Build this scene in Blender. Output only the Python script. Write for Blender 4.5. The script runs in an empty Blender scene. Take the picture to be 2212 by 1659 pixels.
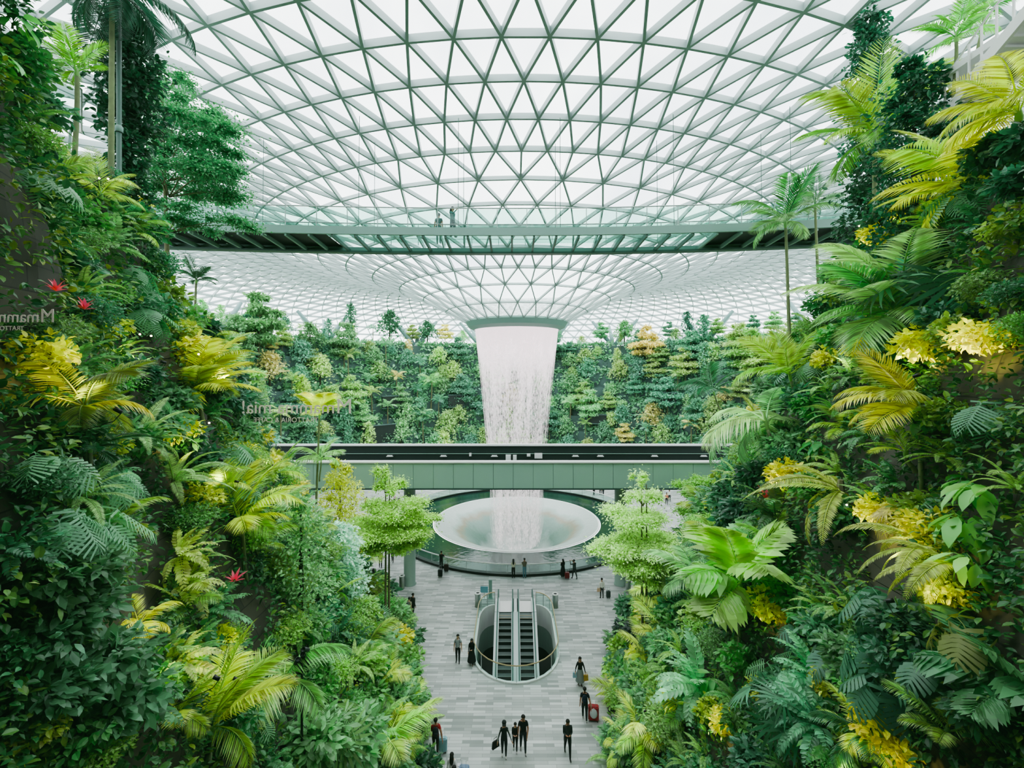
import bpy, bmesh, math, random
import numpy as np
from mathutils import Vector, Matrix
from mathutils.bvhtree import BVHTree

rng = np.random.default_rng(11)
random.seed(11)
PI = math.pi
COL = bpy.context.scene.collection
SKY, EXPO, SPOT_GAIN, LEAF_GAIN = 5.0, -.25, 1.4, 1.85
F, CX, HY, CH = 970.0, 1106.0, 805.0, 18.5      # lens, axis, horizon and eye height of the photograph's camera
AX = Vector((0.58, 55.8, 0.0))                   # the vertical axis of the waterfall


def at(px, py, d):
    return Vector(((px - CX) / F * d, d, CH - (py - HY) / F * d))


def flr(px, py):
    return at(px, py, F * CH / (py - HY))


def col(h, a=1.0):
    h = h.lstrip('#')
    c = [int(h[i:i + 2], 16) / 255 for i in (0, 2, 4)]
    return tuple((x / 12.92 if x <= .04045 else ((x + .055) / 1.055) ** 2.4) for x in c) + (a,)


# ------------------------------------------------------------------ mesh accumulator
class MB:
    def __init__(s):
        s.v, s.f, s.n, s.m = [], [], 0, []

    def add(s, v, polys, mi=0):
        v = np.asarray(v, dtype=np.float64).reshape(-1, 3)
        for p in polys:
            p = np.asarray(p, dtype=np.int64)
            if p.size:
                s.f.append(p + s.n)
                s.m.append(np.full(len(p), mi, dtype=np.int32))
        s.v.append(v)
        s.n += len(v)
        return s

    def box(s, c, size, R=None, mi=0):
        x, y, z = [q / 2 for q in size]
        v = np.array([[-x, -y, -z], [x, -y, -z], [x, y, -z], [-x, y, -z], [-x, -y, z], [x, -y, z], [x, y, z], [-x, y, z]])
        if R is not None:
            v = v @ np.array(R).T
        return s.add(v + np.array(c), [[[0, 3, 2, 1], [4, 5, 6, 7], [0, 1, 5, 4], [1, 2, 6, 5], [2, 3, 7, 6], [3, 0, 4, 7]]], mi)

    def beam(s, a, b, w, h, up=(0, 0, 1), mi=0):
        a, b, up = np.array(a, float), np.array(b, float), np.array(up, float)
        y = b - a
        L = np.linalg.norm(y)
        y /= L
        x = np.cross(y, up)
        x /= np.linalg.norm(x) + 1e-9
        z = np.cross(x, y)
        return s.box((a + b) / 2, (w, L, h), np.stack([x, y, z], 1), mi)

    def tube(s, pts, rad, n=8, cap=True, mi=0):
        pts = [np.array(p, float) for p in pts]
        if not hasattr(rad, '__len__'):
            rad = [rad] * len(pts)
        ref = np.array([0.0, 0, 1])
        V = []
        for i, p in enumerate(pts):
            t = pts[min(i + 1, len(pts) - 1)] - pts[max(i - 1, 0)]
            t /= np.linalg.norm(t) + 1e-9
            r0 = ref if abs(t @ ref) < .95 else np.array([1.0, 0, 0])
            x = np.cross(r0, t)
            x /= np.linalg.norm(x)
            y = np.cross(t, x)
            for k in range(n):
                a = 2 * PI * k / n
                V.append(p + rad[i] * (math.cos(a) * x + math.sin(a) * y))
        q = [[i * n + k, i * n + (k + 1) % n, (i + 1) * n + (k + 1) % n, (i + 1) * n + k] for i in range(len(pts) - 1) for k in range(n)]
        polys = [q]
        if cap:
            polys += [[list(range(n))[::-1]], [[(len(pts) - 1) * n + k for k in range(n)]]]
        return s.add(V, polys, mi)

    def lathe(s, prof, n=32, c=(0, 0, 0), a0=0, a1=2 * PI, mi=0, cap=False):
        full = abs(a1 - a0 - 2 * PI) < 1e-6
        m = n if full else n + 1
        V = [(c[0] + r * math.sin(a0 + (a1 - a0) * k / n), c[1] + r * math.cos(a0 + (a1 - a0) * k / n), c[2] + z) for r, z in prof for k in range(m)]
        q = [[i * m + k, (i + 1) * m + k, (i + 1) * m + (k + 1) % m, i * m + (k + 1) % m] for i in range(len(prof) - 1) for k in range(n)]
        polys = [q]
        if cap:
            polys += [[list(range(m))], [[(len(prof) - 1) * m + k for k in range(m)][::-1]]]
        return s.add(V, polys, mi)

    def ball(s, c, r, n=10, m=7, mi=0):
        r = (r, r, r) if not hasattr(r, '__len__') else r
        V = [(c[0], c[1], c[2] + r[2])]
        for i in range(1, m):
            t = PI * i / m
            for k in range(n):
                a = 2 * PI * k / n
                V.append((c[0] + r[0] * math.sin(t) * math.cos(a), c[1] + r[1] * math.sin(t) * math.sin(a), c[2] + r[2] * math.cos(t)))
        V.append((c[0], c[1], c[2] - r[2]))
        tr = [[0, 1 + k, 1 + (k + 1) % n] for k in range(n)]
        e = 1 + (m - 2) * n
        tr += [[len(V) - 1, e + (k + 1) % n, e + k] for k in range(n)]
        q = [[1 + i * n + k, 1 + (i + 1) * n + k, 1 + (i + 1) * n + (k + 1) % n, 1 + i * n + (k + 1) % n] for i in range(m - 2) for k in range(n)]
        return s.add(V, [tr, q], mi)

    def scatter(s, tmpl, P, Y, Z, S, W=None, mi=0):
        """Copies of a leaf template (verts, polys; length along y, face up z) at P, pointing along Y."""
        tv, tp = tmpl
        Y = Y / (np.linalg.norm(Y, axis=1, keepdims=True) + 1e-9)
        X = np.cross(Y, Z)
        X /= np.linalg.norm(X, axis=1, keepdims=True) + 1e-9
        Z = np.cross(X, Y)
        S = np.broadcast_to(np.asarray(S, float), (len(P),))
        W = S if W is None else np.broadcast_to(np.asarray(W, float), (len(P),))
        V = (P[:, None] + X[:, None] * (tv[None, :, 0:1] * W[:, None, None]) + Y[:, None] * (tv[None, :, 1:2] * S[:, None, None])
             + Z[:, None] * (tv[None, :, 2:3] * S[:, None, None]))
        off = (np.arange(len(P)) * len(tv))[:, None, None]
        polys = [(np.asarray(p)[None] + off).reshape(-1, len(p[0])) for p in tp]
        return s.add(V.reshape(-1, 3), polys, mi)

    def mesh(s, name, mats, smooth=False):
        me = bpy.data.meshes.new(name)
        V = np.concatenate(s.v).astype(np.float32)
        loops = np.concatenate([f.ravel() for f in s.f]).astype(np.int32)
        used, loops = np.unique(loops, return_inverse=True)
        V, loops = V[used], loops.astype(np.int32).ravel()
        me.vertices.add(len(V))
        me.vertices.foreach_set('co', V.ravel())
        cnt = np.concatenate([np.full(len(f), f.shape[1], dtype=np.int32) for f in s.f])
        st = np.concatenate([[0], np.cumsum(cnt)[:-1]]).astype(np.int32)
        me.loops.add(len(loops))
        me.loops.foreach_set('vertex_index', loops)
        me.polygons.add(len(cnt))
        me.polygons.foreach_set('loop_start', st)
        me.polygons.foreach_set('material_index', np.concatenate(s.m))
        me.polygons.foreach_set('use_smooth', np.full(len(cnt), smooth))
        for m in (mats if isinstance(mats, (list, tuple)) else [mats]):
            me.materials.append(m)
        me.update(calc_edges=True)
        me.validate()
        return me

    def build(s, name, mats, parent=None, smooth=False, loc=None):
        return link(name, s.mesh(name, mats, smooth), parent, loc)


def link(name, data, parent=None, loc=None, color=None):
    o = bpy.data.objects.new(name, data)
    COL.objects.link(o)
    if parent is not None:
        o.parent = parent
    if loc is not None:
        o.location = loc
    if color is not None:
        o.color = color
    return o


def tag(o, label=None, cat=None, group=None, kind=None):
    for k, v in (('label', label), ('category', cat), ('group', group), ('kind', kind)):
        if v:
            o[k] = v
    return o


def empty(name, loc=(0, 0, 0), rz=0, **kw):
    o = link(name, None, None, loc)
    o.empty_display_size = .2
    o.rotation_euler = (0, 0, rz)
    return tag(o, **kw)


CHILD = {}


def kids(o):
    if o.name not in CHILD:
        CHILD[o.name] = [c for c in bpy.data.objects if c.parent == o]
    return CHILD[o.name]


def copy_tree(o, parent=None):
    c = o.copy()
    COL.objects.link(c)
    c.parent = parent
    CHILD[c.name] = [copy_tree(k, c) for k in kids(o)]
    return c


def paint(o, color):
    o.color = color
    for c in kids(o):
        paint(c, color)


# ------------------------------------------------------------------ materials
def nodes(name):
    m = bpy.data.materials.new(name)
    m.use_nodes = True
    nt = m.node_tree
    nt.nodes.clear()
    out = nt.nodes.new('ShaderNodeOutputMaterial')
    N = lambda t, **k: setup(nt.nodes.new('ShaderNode' + t), k)
    L = lambda a, b: nt.links.new(a, b)
    return m, N, L, out


def setup(n, k):
    for a, b in k.items():
        if hasattr(n, a):
            setattr(n, a, b)
        else:
            n.inputs[a.replace('_', ' ')].default_value = b
    return n


def mat(name, c, rough=.5, metal=0, spec=.5, noise=0, nscale=4, emit=0, alpha=1, bump=0, trans=0):
    m, N, L, out = nodes(name)
    p = N('BsdfPrincipled', Roughness=rough, Metallic=metal)
    p.inputs['Base Color'].default_value = col(c) if isinstance(c, str) else c
    p.inputs['Specular IOR Level'].default_value = spec
    p.inputs['Alpha'].default_value = alpha
    if emit:
        p.inputs['Emission Color'].default_value = p.inputs['Base Color'].default_value
        p.inputs['Emission Strength'].default_value = emit
    if noise or bump:
        tc = N('TexCoord')
        nz = N('TexNoise', Scale=nscale, Detail=4)
        L(tc.outputs['Object'], nz.inputs['Vector'])
        if noise:
            mr = N('MapRange')
            mr.inputs['To Min'].default_value = 1 - noise
            mr.inputs['To Max'].default_value = 1 + noise
            L(nz.outputs['Fac'], mr.inputs['Value'])
            mx = N('VectorMath', operation='SCALE')
            mx.inputs[0].default_value = p.inputs['Base Color'].default_value[:3]
            L(mr.outputs['Result'], mx.inputs['Scale'])
            L(mx.outputs['Vector'], p.inputs['Base Color'])
        if bump:
            b = N('Bump', Strength=bump)
            L(nz.outputs['Fac'], b.inputs['Height'])
            L(b.outputs['Normal'], p.inputs['Normal'])
    L(p.outputs['BSDF'], out.inputs['Surface'])
    return m


def leaf_mat(name, rough=.34, trans=.3, var=.45, spec=.55, gain=1.0):
    """Leaf: the object's own colour, varied leaf by leaf, part of the light shining through."""
    m, N, L, out = nodes(name)
    oi = N('ObjectInfo')
    geo = N('NewGeometry')
    hs = N('HueSaturation', Saturation=.88)
    L(oi.outputs['Color'], hs.inputs['Color'])
    mv = N('MapRange')
    mv.inputs['To Min'].default_value = (1 - var) * LEAF_GAIN * gain
    mv.inputs['To Max'].default_value = (1 + var) * LEAF_GAIN * gain
    L(geo.outputs['Random Per Island'], mv.inputs['Value'])
    L(mv.outputs['Result'], hs.inputs['Value'])
    ad = N('Math', operation='ADD')
    L(geo.outputs['Random Per Island'], ad.inputs[0])
    L(oi.outputs['Random'], ad.inputs[1])
    mh = N('MapRange')
    mh.inputs['From Max'].default_value = 2
    mh.inputs['To Min'].default_value = .475
    mh.inputs['To Max'].default_value = .525
    L(ad.outputs[0], mh.inputs['Value'])
    L(mh.outputs['Result'], hs.inputs['Hue'])
    p = N('BsdfPrincipled', Roughness=rough)
    p.inputs['Specular IOR Level'].default_value = spec
    L(hs.outputs['Color'], p.inputs['Base Color'])
    tr = N('BsdfTranslucent')
    h2 = N('HueSaturation', Hue=.485, Saturation=1.1, Value=1.5)
    L(hs.outputs['Color'], h2.inputs['Color'])
    L(h2.outputs['Color'], tr.inputs['Color'])
    mx = N('MixShader')
    mx.inputs[0].default_value = trans
    L(p.outputs[0], mx.inputs[1])
    L(tr.outputs[0], mx.inputs[2])
    L(mx.outputs[0], out.inputs['Surface'])
    return m


def clear_mat(name, c, tint=.06, rough=.03, gloss=.05):
    """Thin pane: see-through with a tint and a faint reflection."""
    m, N, L, out = nodes(name)
    t = N('BsdfTransparent')
    t.inputs['Color'].default_value = col(c)
    d = N('BsdfDiffuse')
    d.inputs['Color'].default_value = col('#dfe9e6')
    g = N('BsdfGlossy', Roughness=rough)
    m1, m2 = N('MixShader'), N('MixShader')
    m1.inputs[0].default_value = tint
    m2.inputs[0].default_value = gloss
    L(t.outputs[0], m1.inputs[1])
    L(d.outputs[0], m1.inputs[2])
    L(m1.outputs[0], m2.inputs[1])
    L(g.outputs[0], m2.inputs[2])
    L(m2.outputs[0], out.inputs['Surface'])
    return m


M = {}
M['leaf'] = leaf_mat('leaf')
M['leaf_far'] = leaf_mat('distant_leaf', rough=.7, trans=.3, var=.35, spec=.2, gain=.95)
M['bark'] = mat('bark', '#7a7a58', .85, noise=.5, nscale=9, bump=.5)
M['bark_dark'] = mat('dark_bark', '#3c3a28', .9, noise=.5, nscale=9, bump=.5)
M['palm_bark'] = mat('palm_bark', '#7d8a62', .8, noise=.35, nscale=6)
M['steel'] = mat('painted_steel', '#a9b8b5', .5, noise=.05, nscale=.4)
M['steel_shade'] = mat('underside_shade_steel', '#7c988e', .5, noise=.05, nscale=.4)  # darker steel: the shade under the members put into the colour
M['glass'] = clear_mat('roof_glass', '#eef6f4', .04)
M['glass_rail'] = clear_mat('rail_glass', '#d8efe8', .015, gloss=.03)
M['glass_floor'] = clear_mat('floor_glass', '#c4e2da', .25)
M['bridge_paint'] = mat('bridge_paint', '#7fa196', .45, noise=.04, nscale=.6)
M['rib_dark'] = mat('dark_rib', '#4a6a5e', .5)
M['soffit'] = mat('dark_soffit', '#101a17', .6)
M['panel'] = mat('bridge_cladding', '#98b8aa', .35, noise=.04, nscale=.5)
M['seam'] = mat('panel_seam', '#2f4a42', .6)
M['white'] = mat('white_paint', '#e9ebe8', .4)
M['dark'] = mat('dark_cladding', '#1c2a26', .5, noise=.15, nscale=1)
M['black'] = mat('black', '#0d1211', .45)
M['chrome'] = mat('brushed_steel', '#b9bfbc', .28, .9)
M['brass'] = mat('brass_rail', '#bfae86', .35, .5)
M['pillar'] = mat('pillar_paint', '#8fa99c', .4, noise=.03)
M['concrete'] = mat('terrace_concrete', '#566f6b', .8, noise=.25, nscale=.7)
M['soil'] = mat('soil', '#14190f', .95, noise=.4)


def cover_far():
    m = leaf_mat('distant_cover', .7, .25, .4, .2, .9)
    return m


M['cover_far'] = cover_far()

# ------------------------------------------------------------------ floor
def floor_material():
    m, N, L, out = nodes('plank_stone')
    tc = N('TexCoord')
    br = N('TexBrick', offset=.37, squash=1.0)
    L(tc.outputs['Object'], br.inputs['Vector'])
    br.inputs['Color1'].default_value = col('#929793')
    br.inputs['Color2'].default_value = col('#d2d3d1')
    br.inputs['Mortar'].default_value = col('#8d928e')
    br.inputs['Scale'].default_value = 1
    br.inputs['Mortar Size'].default_value = .008
    br.inputs['Brick Width'].default_value = 1.05
    br.inputs['Row Height'].default_value = .2
    nz = N('TexNoise', Scale=.35, Detail=3)
    L(tc.outputs['Object'], nz.inputs['Vector'])
    mr = N('MapRange')
    mr.inputs['To Min'].default_value = .72
    mr.inputs['To Max'].default_value = 1.22
    L(nz.outputs['Fac'], mr.inputs['Value'])
    sc = N('VectorMath', operation='SCALE')
    L(br.outputs['Color'], sc.inputs[0])
    L(mr.outputs['Result'], sc.inputs['Scale'])
    p = N('BsdfPrincipled', Roughness=.42)
    p.inputs['Specular IOR Level'].default_value = .4
    L(sc.outputs['Vector'], p.inputs['Base Color'])
    L(p.outputs[0], out.inputs['Surface'])
    return m


M['floor'] = floor_material()
POOL_R, BASIN_R = 15.0, 10.0
EX, EN, EF, EW = 0.27, 26.75, 35.6, 2.72          # escalator well: centre line, near end, far end, half width


def well_loop(grow=0.0, n=14):
    """Plan of the escalator well: straight sides, round near end, rounded far corners."""
    w = EW + grow
    pts = []
    for k in range(n + 1):                          # near half ellipse, right to left
        a = PI * k / n
        pts.append((EX + w * math.cos(a), EN + 3.0 - (3.0 + grow) * math.sin(a)))
    for k in range(7):                              # far left corner, turning in to the escalators
        a = PI / 2 * k / 6
        pts.append((EX - w + 1.15 * (1 - math.cos(a)), EF - 1.9 + (1.9 + grow) * math.sin(a)))
    for k in range(7):
        a = PI / 2 * (1 - k / 6)
        pts.append((EX + w - 1.15 * (1 - math.cos(a)), EF - 1.9 + (1.9 + grow) * math.sin(a)))
    return pts


def build_floor():
    bm = bmesh.new()

    def loop(pts):
        vs = [bm.verts.new((x, y, 0)) for x, y in pts]
        for i in range(len(vs)):
            bm.edges.new((vs[i], vs[(i + 1) % len(vs)]))
    loop([(-48, -6), (48, -6), (48, 108), (-48, 108)])
    loop([(AX.x + POOL_R * math.cos(2 * PI * k / 96), AX.y + POOL_R * math.sin(2 * PI * k / 96)) for k in range(96)])
    loop(well_loop())
    bmesh.ops.triangle_fill(bm, use_beauty=True, use_dissolve=False, edges=bm.edges[:])
    bmesh.ops.recalc_face_normals(bm, faces=bm.faces[:])
    me = bpy.data.meshes.new('floor')
    bm.to_mesh(me)
    bm.free()
    if me.polygons[0].normal.z < 0:
        me.flip_normals()
    me.materials.append(M['floor'])
    tag(link('floor', me), 'grey plank-stone concourse floor around the fountain', None, None, 'structure')


build_floor()

# ------------------------------------------------------------------ gridshell roof: a funnel over the pool that rises to a crest and falls to the rim
RINGS = [(6.2, 24.65, 28), (8.7, 25.95, 28), (11.4, 27.3, 28), (14.1, 28.35, 56), (17.1, 29.4, 56), (19.9, 30.25, 56), (22.7, 31.0, 56), (25.5, 31.65, 56),
         (28.3, 32.22, 112), (31.1, 32.6, 112), (33.9, 32.87, 112), (36.7, 32.95, 112), (39.6, 32.9, 112), (42.6, 32.7, 112), (45.7, 32.3, 112), (48.9, 31.75, 112),
         (52.2, 31.0, 112), (55.5, 30.1, 112), (58.8, 29.0, 112), (62.0, 27.6, 112), (65.2, 25.9, 112), (68.2, 23.9, 112), (71.0, 21.6, 112), (73.4, 19.0, 112),
         (75.4, 16.0, 112), (77.0, 12.5, 112), (78.0, 8.0, 112), (78.4, 3.5, 112), (78.5, 0.0, 112)]


def build_roof():
    P = []
    for j, (r, z, n) in enumerate(RINGS):
        if j and RINGS[j - 1][2] != n:
            ph = P[-1][1]                           # after doubling, a node lines up with each node of the ring inside
        elif j:
            ph = P[-1][1] + PI / n
        else:
            ph = PI + PI / n
        a = ph + 2 * PI * np.arange(n) / n
        P.append((np.stack([AX.x + r * np.sin(a), AX.y + r * np.cos(a), np.full(n, z)], 1), ph))
    lat = MB()
    g1, g2 = MB(), MB()
    for j, (r, z, n) in enumerate(RINGS):
        ra, za, _ = RINGS[max(j - 1, 0)]
        rb, zb, _ = RINGS[min(j + 1, len(RINGS) - 1)]
        t = np.array([rb - ra, zb - za])
        t /= np.linalg.norm(t)
        pts = P[j][0]
        rad = (pts - np.array([AX.x, AX.y, z])) / r
        up = np.stack([-t[1] * rad[:, 0], -t[1] * rad[:, 1], np.full(n, t[0])], 1)
        w, h = (.10, .22) if j < 3 else (.12, .3) if j < 8 else (.13, .36)
        for i in range(n):
            lat.beam(pts[i], pts[(i + 1) % n], w, h, up[i])
        if j + 1 == len(RINGS):
            continue
        q, m = P[j + 1][0], RINGS[j + 1][2]
        g = g1 if j < 3 else g2
        o = up * h / 2                                # panes sit on the outer flange
        for i in range(n):
            if m == n:
                a, b = q[i], q[(i - 1) % n]
                lat.beam(pts[i], a, w, h, up[i])
                lat.beam(pts[i], b, w, h, up[i])
                g.add([pts[i] + o[i], a + o[i], b + o[i]], [[[0, 1, 2]]])
                g.add([pts[i] + o[i], pts[(i + 1) % n] + o[i], a + o[i]], [[[0, 1, 2]]])
            else:
                for k in (-1, 0, 1):
                    lat.beam(pts[i], q[(2 * i + k) % m], w, h, up[i])
                for k in (-1, 0):
                    g.add([pts[i] + o[i], q[(2 * i + k + 1) % m] + o[i], q[(2 * i + k) % m] + o[i]], [[[0, 1, 2]]])
                g.add([pts[i] + o[i], pts[(i + 1) % n] + o[i], q[(2 * i + 1) % m] + o[i]], [[[0, 1, 2]]])
    lat.m = [np.tile(np.array([1, 0, 0, 0, 0, 0], dtype=np.int32), len(a) // 6) for a in lat.m]     # inner face of every box member, its shade painted in
    c = lat.build('ceiling', [M['steel'], M['steel_shade']])
    tag(c, 'triangulated white steel and glass dome that dips to a funnel over the pool', None, None, 'structure')
    g2.build('glazing', M['glass'], c)
    M['wet_glass'] = wet_glass()
    g1.build('wet_glazing', M['wet_glass'], c)
    ob = MB()
    ob.lathe([(6.25, 24.85), (6.3, 24.62), (5.95, 24.05), (5.3, 23.72), (5.22, 24.3), (5.6, 24.75)], 96, (AX.x, AX.y, 0))
    ob.build('oculus_ring', M['bridge_paint'], c)


def wet_glass():
    m, N, L, out = nodes('wet_glass')
    tc = N('TexCoord')
    nz = N('TexVoronoi', feature='DISTANCE_TO_EDGE', Scale=1.1)
    ns = N('TexNoise', Scale=1.5, Detail=3)
    ad = N('VectorMath', operation='ADD')
    L(tc.outputs['Object'], ns.inputs['Vector'])
    L(tc.outputs['Object'], ad.inputs[0])
    L(ns.outputs['Color'], ad.inputs[1])
    L(ad.outputs[0], nz.inputs['Vector'])
    mr = N('MapRange')
    mr.inputs['From Max'].default_value = .12
    mr.inputs['To Min'].default_value = .62
    mr.inputs['To Max'].default_value = .36
    L(nz.outputs['Distance'], mr.inputs['Value'])
    t = N('BsdfTransparent')
    t.inputs['Color'].default_value = col('#e4f2ec')
    d = N('BsdfTranslucent')
    d.inputs['Color'].default_value = col('#e3ece8')
    mx = N('MixShader')
    L(mr.outputs['Result'], mx.inputs[0])
    L(t.outputs[0], mx.inputs[1])
    L(d.outputs[0], mx.inputs[2])
    L(mx.outputs[0], out.inputs['Surface'])
    return m


build_roof()

# ------------------------------------------------------------------ planted hills on both sides of the concourse: base line to crest line
HL = [(2.0, -3.3, -7.2, 27.0), (5.0, -3.4, -8.2, 27.4), (7.4, -3.5, -9.2, 26.8), (8.1, -3.55, -9.6, 25.2), (9.0, -3.6, -10.1, 23.4), (10.2, -3.65, -10.7, 23.0), (12, -3.7, -11.6, 23.8), (14, -3.8, -12.6, 24.6), (17, -4.0, -14.2, 22.4), (21, -4.4, -15.8, 21.2), (25, -5.4, -17.4, 19.0),
      (30, -7.2, -18.0, 12.0), (34, -9.4, -17.0, 7.0), (38, -12.4, -15.6, 1.8), (39.5, -13.6, -14.8, .3)]
HR = [(2.0, 3.3, 7.6, 23.2), (5.0, 3.4, 8.6, 23.2), (8.0, 3.5, 9.9, 23.0), (12, 3.8, 12.2, 23.4), (17, 4.1, 14.4, 24.0), (21, 5.0, 15.9, 22.6), (25, 6.3, 17.2, 20.6),
      (30, 7.6, 17.8, 15.0), (34, 9.8, 17.2, 9.8), (38, 12.6, 15.8, 2.6), (39.5, 13.8, 15.0, .3)]


def stone_material():
    m, N, L, out = nodes('plank_stone_wall')
    tc = N('TexCoord')
    sx = N('SeparateXYZ')
    cx = N('CombineXYZ')
    L(tc.outputs['Object'], sx.inputs[0])
    L(sx.outputs['Y'], cx.inputs['X'])
    L(sx.outputs['Z'], cx.inputs['Y'])
    br = N('TexBrick', offset=.43)
    L(cx.outputs[0], br.inputs['Vector'])
    br.inputs['Color1'].default_value = col('#36362a')
    br.inputs['Color2'].default_value = col('#454332')
    br.inputs['Mortar'].default_value = col('#1d1c12')
    br.inputs['Scale'].default_value = 1
    br.inputs['Mortar Size'].default_value = .012
    br.inputs['Brick Width'].default_value = 1.7
    br.inputs['Row Height'].default_value = .42
    p = N('BsdfPrincipled', Roughness=.8)
    L(br.outputs['Color'], p.inputs['Base Color'])
    L(p.outputs[0], out.inputs['Surface'])
    return m


M['stone'] = stone_material()


def hill_grid(H, sgn):
    ds = np.linspace(2.0, 39.5, 76)
    h = np.array(H)
    xb, xt, zt = (np.interp(ds, h[:, 0], h[:, k]) for k in (1, 2, 3))
    vs = np.linspace(0, 1, 49)
    V = []
    for i, d in enumerate(ds):
        for v in vs:
            st = math.floor(v * 6) / 6 + min(1, (v * 6 % 1) * 2.2) / 6      # six terraces: steep riser, sloping bed
            z = zt[i] * (.55 * v + .45 * st)
            x = xb[i] + (xt[i] - xb[i]) * v
            V.append((x + .12 * math.sin(d * 1.3 + z) * sgn, d, z))
        V.append((xt[i] + sgn * 9.0, d, zt[i] - .4))
    m = len(vs) + 1
    q = [[i * m + k, i * m + k + 1, (i + 1) * m + k + 1, (i + 1) * m + k] for i in range(len(ds) - 1) for k in range(m - 1)]
    if sgn > 0:
        q = [p[::-1] for p in q]
    return np.array(V), q


HILL = {}
for nm, H, sgn in (('wall_left', HL, -1), ('wall_right', HR, 1)):
    V, q = hill_grid(H, sgn)
    o = MB().add(V, [q]).build(nm, M['stone'])
    tag(o, 'terraced plank-stone planting wall %s of the concourse, mostly hidden by plants' % ('left' if sgn < 0 else 'right'), None, None, 'structure')
    HILL[sgn] = (BVHTree.FromPolygons([tuple(v) for v in V], q), V, q)


def hit(px, py):
    """The point of a planted hill (or of the floor) that lies behind a point of the photograph, its outward normal and its depth."""
    o = Vector((0, 0, CH))
    d = Vector(((px - CX) / F, 1, -(py - HY) / F)).normalized()
    best = None
    for s in (-1, 1):
        p, n, i, t = HILL[s][0].ray_cast(o, d)
        if p is not None and (best is None or t < best[2]):
            if n.x * s > 0:
                n = -n
            best = (p, n, t)
    if best is None:
        if py > HY + 40:
            p = flr(px, py)
            return p, Vector((0, 0, 1)), p.y
        return None
    return best[0], best[1], best[0].y


# ------------------------------------------------------------------ far terraces around the pool
TER = []
for k in range(9):
    TER.append((33.5 + 1.45 * k, 1.0 + 2.9 * k))


def build_terraces():
    prof = [(33.2, 0.0)]
    for k, (r, z) in enumerate(TER):
        prof += [(r, z), (r + 1.3, z - .05), ]
        if k + 1 < len(TER):
            prof += [(TER[k + 1][0], z - .05)]
    prof += [(52, TER[-1][1])]
    b = MB().lathe(prof, 90, (AX.x, AX.y, 0), -PI * .68, PI * .68)
    tag(b.build('wall_far', M['concrete']), 'stepped grey concrete terraces curving behind the waterfall', None, None, 'structure')
    w = 1
    for px, py, wd, hh, lev in ((850, 868, 52, 26, 3), (985, 866, 34, 26, 3), (820, 938, 74, 40, 1), (1440, 858, 44, 20, 3), (1290, 905, 40, 20, 2), (700, 868, 40, 24, 3)):
        dx = (px - CX) / F
        r = TER[lev][0] - .12
        a, bq, c = dx * dx + 1, -2 * (dx * AX.x + AX.y), AX.x ** 2 + AX.y ** 2 - r * r
        d = (-bq + math.sqrt(bq * bq - 4 * a * c)) / (2 * a)
        p = at(px, py, d)
        g = MB()
        ang = math.atan2(p.x - AX.x, p.y - AX.y)
        R = Matrix.Rotation(-ang, 3, 'Z')
        g.box(p, (wd * d / F, .5, hh * d / F), R)
        o = g.build('window_%d' % w, M['dark'])
        f = MB()
        for dz in (-.5, .5):
            f.box(p + R @ Vector((0, -.3, dz * hh * d / F)), (wd * d / F + .3, .2, .18), R)
        f.build('window_frame', M['concrete'], o)
        tag(o, 'dark window opening in the far planted terrace', None, None, 'structure')
        w += 1


build_terraces()

# ------------------------------------------------------------------ unseen building front and overhang, added behind the viewer to shade the near hills
b = MB().box((0, -1.6, 15), (44, .5, 31)).box((0, 1.0, 30.6), (44, 5.4, .5))
tag(b.build('wall_back', M['dark']), 'unseen dark building front behind the viewpoint, added with its overhang to block sky light', None, None, 'structure')

# ------------------------------------------------------------------ canopy bridge (glass floored, above)
def bow(x, off=0.0):
    return 24.2 + off - (.0031 if x < 0 else .0052) * x * x


def bow_pts(z, off, x0=-21, x1=21, n=43):
    return [np.array([x, bow(x, off), z]) for x in np.linspace(x0, x1, n)]


def strip(b, z0, z1, off, thick=.06, x0=-21, x1=21, n=43, mi=0):
    p = bow_pts(0, off, x0, x1, n)
    for a, c in zip(p[:-1], p[1:]):
        b.beam(a + [0, 0, (z0 + z1) / 2], c + [0, 0, (z0 + z1) / 2], thick, z1 - z0, mi=mi)
    return b


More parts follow.
